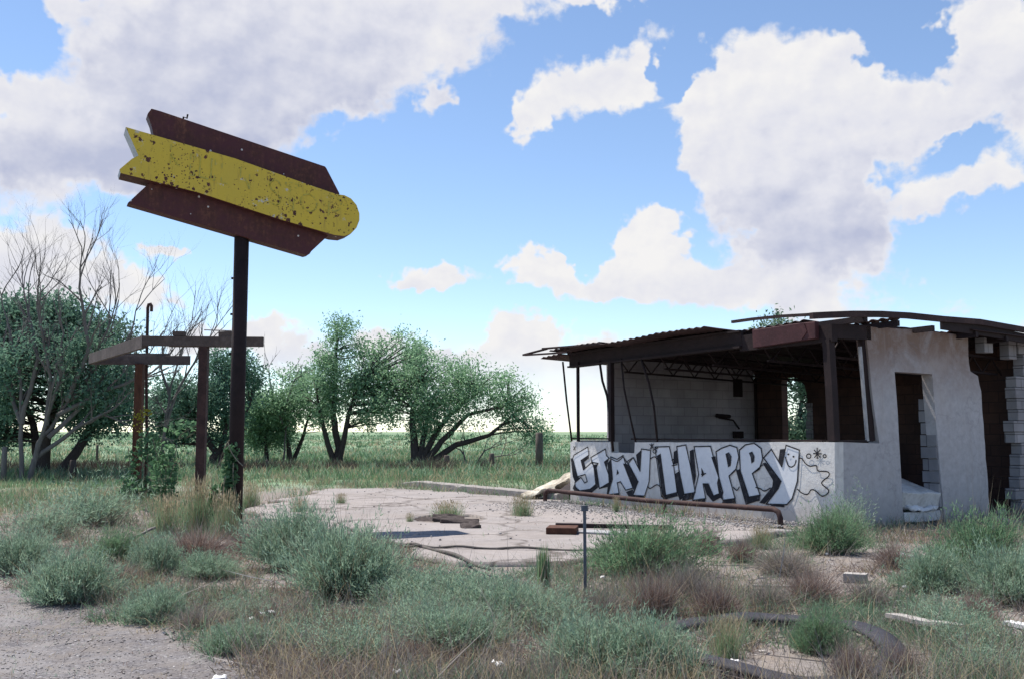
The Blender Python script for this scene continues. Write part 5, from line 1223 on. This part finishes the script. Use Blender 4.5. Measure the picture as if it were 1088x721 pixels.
def cloud_table():
    """cloud cover and base greyness on a coarse grid of compass directions and heights"""
    az = np.linspace(AZ0, AZ1, NC)[None].repeat(NR, 0); el = np.linspace(EL0, EL1, NR)[:, None].repeat(NC, 1)
    px, py = proj(np.sin(az) * np.cos(el) * 1e6, np.cos(az) * np.cos(el) * 1e6, np.sin(el) * 1e6 + EYE)
    acc = np.zeros_like(px); sw = np.full_like(px, 1e-4); g = sw * .3
    for (cx, cy, rx, ry, tu, w, gr) in CLOUDS:
        c, sn_ = math.cos(R(tu)), math.sin(R(tu)); dx, dy = px - cx, cy - py; u, v = dx * c + dy * sn_, -dx * sn_ + dy * c
        d = np.hypot(u / (rx * 1.12), v / (ry * 1.12)); f = w * np.clip(1.05 - d, 0, 1); acc = np.maximum(acc, f) + .12 * np.minimum(acc, f) if w > 0 else acc + w * np.clip(1.05 - d, 0, 1)
        if w < 0: continue
        k = np.exp(-2.2 * d * d) * w; sw = sw + k; g = g + k * (gr - .22 * np.clip(v / ry, -1, 1))
    return np.clip(acc, 0, 1.5) / 1.5, np.clip(g / sw, 0, 1)
def table_lookup(g, u, wts, T):
    """sum over rows of ramp(azimuth) x row weight; three rows ride in one colour ramp, the west and the east half in two"""
    H = NC // 2; tot = []
    for half in (0, 1):
        uh = math_(g, 'SUBTRACT', math_(g, 'MULTIPLY', u, 2.0), float(half), True); acc = None
        for r in range(0, NR, 3):
            rp = g.nodes.new('ShaderNodeValToRGB'); cr = rp.color_ramp; cr.interpolation = 'LINEAR'
            while len(cr.elements) < H + 1: cr.elements.new(.5)
            for i in range(H + 1): cr.elements[i].position = i / H
            for i in range(H + 1): k = half * H + i; cr.elements[i].color = (T[r, k], T[r + 1, k], T[r + 2, k], 1)
            g.links.new(uh, rp.inputs[0]); dt = N(g, 'ShaderNodeVectorMath', operation='DOT_PRODUCT'); g.links.new(rp.outputs[0], dt.inputs[0]); g.links.new(wts[r // 3], dt.inputs[1])
            acc = dt.outputs['Value'] if acc is None else math_(g, 'ADD', acc, dt.outputs['Value'])
        tot.append(acc)
    m = N(g, 'ShaderNodeMix', data_type='FLOAT'); g.links.new(math_(g, 'GREATER_THAN', u, .5), m.inputs[0]); g.links.new(tot[0], m.inputs[2]); g.links.new(tot[1], m.inputs[3])
    return m.outputs[0]
def build_world():
    nt = W.node_tree; bg = nt.nodes['Background']; L = nt.links
    sky = N(nt, 'ShaderNodeTexSky', sky_type='NISHITA'); sky.sun_disc = False; sky.sun_elevation = SUN_EL; sky.sun_rotation = math.atan2(SUN_H.x, SUN_H.y); sky.altitude = 2000; sky.air_density = 1.0; sky.dust_density = .0; sky.ozone_density = .9
    tc = N(nt, 'ShaderNodeTexCoord'); sx = N(nt, 'ShaderNodeSeparateXYZ'); L.new(tc.outputs['Generated'], sx.inputs[0])
    az = math_(nt, 'ARCTAN2', sx.outputs[0], sx.outputs[1]); el = math_(nt, 'ARCSINE', sx.outputs[2]); uvn = N(nt, 'ShaderNodeCombineXYZ'); L.new(az, uvn.inputs[0]); L.new(el, uvn.inputs[1]); uv = uvn.outputs[0]
    def n2(vec, scale, det, rough=.6, col=False, dist=0):
        n = N(nt, 'ShaderNodeTexNoise', noise_dimensions='2D'); n.inputs['Scale'].default_value = scale; n.inputs['Detail'].default_value = det; n.inputs['Roughness'].default_value = rough; n.inputs['Distortion'].default_value = dist; L.new(vec, n.inputs['Vector']); return n.outputs['Color' if col else 'Fac']
    def vm(op, a, b):
        n = N(nt, 'ShaderNodeVectorMath', operation=op); L.new(a, n.inputs[0])
        if hasattr(b, 'links'): L.new(b, n.inputs[1])
        else: n.inputs[1].default_value = b
        return n.outputs[0]
    w1 = vm('MULTIPLY', vm('SUBTRACT', n2(uv, 12, 4, .62, True), (.5, .5, .5)), (.085, .06, 0)); p = vm('ADD', uv, w1)
    w2 = vm('MULTIPLY', vm('SUBTRACT', n2(uv, 48, 3, .6, True), (.5, .5, .5)), (.022, .018, 0)); p = vm('ADD', p, w2)
    sp_ = N(nt, 'ShaderNodeSeparateXYZ'); L.new(p, sp_.inputs[0])
    mu = N(nt, 'ShaderNodeMapRange'); L.new(sp_.outputs[0], mu.inputs[0]); mu.inputs[1].default_value = AZ0; mu.inputs[2].default_value = AZ1
    mv = N(nt, 'ShaderNodeMapRange'); L.new(sp_.outputs[1], mv.inputs[0]); mv.inputs[1].default_value = EL0; mv.inputs[2].default_value = EL1
    wts = []
    for r in range(0, NR, 3):
        rp = nt.nodes.new('ShaderNodeValToRGB'); cr = rp.color_ramp; st = [(k, tuple(1.0 if k == r + c else 0.0 for c in range(3))) for k in range(r - 1, r + 4) if 0 <= k <= NR - 1]
        while len(cr.elements) < len(st): cr.elements.new(.5)
        for e_, (k, c) in zip(cr.elements, st): e_.position = k / (NR - 1)
        for e_, (k, c) in zip(cr.elements, st): e_.color = (*c, 1)
        L.new(mv.outputs[0], rp.inputs[0]); wts.append(rp.outputs[0])
    T, S = cloud_table(); cov = math_(nt, 'MULTIPLY', table_lookup(nt, mu.outputs[0], wts, T), 1.5); gry = table_lookup(nt, mu.outputs[0], wts, S)
    # scattered clouds in the parts of the sky outside the table
    o1 = N(nt, 'ShaderNodeMapRange', interpolation_type='SMOOTHSTEP'); L.new(math_(nt, 'ABSOLUTE', az), o1.inputs[0]); o1.inputs[1].default_value = .54; o1.inputs[2].default_value = .60
    o2 = N(nt, 'ShaderNodeMapRange', interpolation_type='SMOOTHSTEP'); L.new(el, o2.inputs[0]); o2.inputs[1].default_value = .46; o2.inputs[2].default_value = .51
    om = math_(nt, 'MAXIMUM', o1.outputs[0], o2.outputs[0])
    oc = math_(nt, 'MULTIPLY', math_(nt, 'SUBTRACT', n2(uv, 3.0, 3, .55), .50), 3.0)
    mx = N(nt, 'ShaderNodeMix', data_type='FLOAT'); L.new(om, mx.inputs[0]); L.new(cov, mx.inputs[2]); L.new(oc, mx.inputs[3]); cov = mx.outputs[0]
    q = vm('MULTIPLY', uv, (1, 1.3, 1)); fa = n2(q, 17, 9, .565, False, .15); ra = n2(q, 15, 4, .55); rb = n2(vm('ADD', q, (-.009, .016, 0)), 15, 4, .55)
    dens = math_(nt, 'ADD', math_(nt, 'SUBTRACT', cov, .44), math_(nt, 'MULTIPLY', math_(nt, 'SUBTRACT', fa, .5), .80))
    al = N(nt, 'ShaderNodeMapRange', interpolation_type='SMOOTHSTEP'); L.new(dens, al.inputs[0]); al.inputs[1].default_value = -.07; al.inputs[2].default_value = .20
    # thick middles are greyer than the thin sunlit rims
    th = N(nt, 'ShaderNodeMapRange', interpolation_type='SMOOTHSTEP'); L.new(dens, th.inputs[0]); th.inputs[1].default_value = .02; th.inputs[2].default_value = .38; th.inputs[3].default_value = .45
    rel = math_(nt, 'MULTIPLY', math_(nt, 'SUBTRACT', rb, ra), .95)
    shade = math_(nt, 'ADD', math_(nt, 'MULTIPLY', gry, th.outputs[0]), rel, True)
    k = CLOUD_GAIN / SKY
    col = ramp(nt, shade, [(0, (.95 * k, .94 * k, .94 * k)), (.45, (.80 * k, .81 * k, .89 * k)), (1, (.52 * k, .56 * k, .73 * k))])
    lo = N(nt, 'ShaderNodeMapRange', interpolation_type='SMOOTHSTEP'); L.new(el, lo.inputs[0]); lo.inputs[1].default_value = .0; lo.inputs[2].default_value = .09; lo.inputs[3].default_value = .30; lo.inputs[4].default_value = 1
    L.new(mix(nt, math_(nt, 'MULTIPLY', al.outputs[0], lo.outputs[0]), sky.outputs[0], col), bg.inputs['Color']); bg.inputs['Strength'].default_value = SKY
SKY = .104; CLOUD_GAIN = .53
build_world(); SC.world = W
ld = bpy.data.lights.new('sun', 'SUN'); ld.energy = 4.4; ld.angle = R(.53); ld.color = (1, .94, .85)
lo_ = bpy.data.objects.new('sun', ld); COL.objects.link(lo_)
sdir = Vector((SUN_H.x * math.cos(SUN_EL), SUN_H.y * math.cos(SUN_EL), math.sin(SUN_EL))).normalized()
lo_.rotation_euler = sdir.to_track_quat('Z', 'Y').to_euler()
# ------------------------------------------------------------------ camera and output
cd = bpy.data.cameras.new('camera'); cd.sensor_width = 36; cd.lens = F_PX / 1088 * 36; cd.clip_end = 20000; cd.clip_start = .05
co = bpy.data.objects.new('camera', cd); COL.objects.link(co); co.location = CAM; co.rotation_euler = (math.pi / 2 + PITCH, 0, 0); SC.camera = co
SC.view_settings.view_transform = 'Standard'; SC.view_settings.look = 'None'; SC.view_settings.exposure = .85; SC.view_settings.gamma = 1
SC.cycles.max_bounces = 5; SC.cycles.diffuse_bounces = 3; SC.cycles.glossy_bounces = 2; SC.cycles.transmission_bounces = 3; SC.cycles.transparent_max_bounces = 4
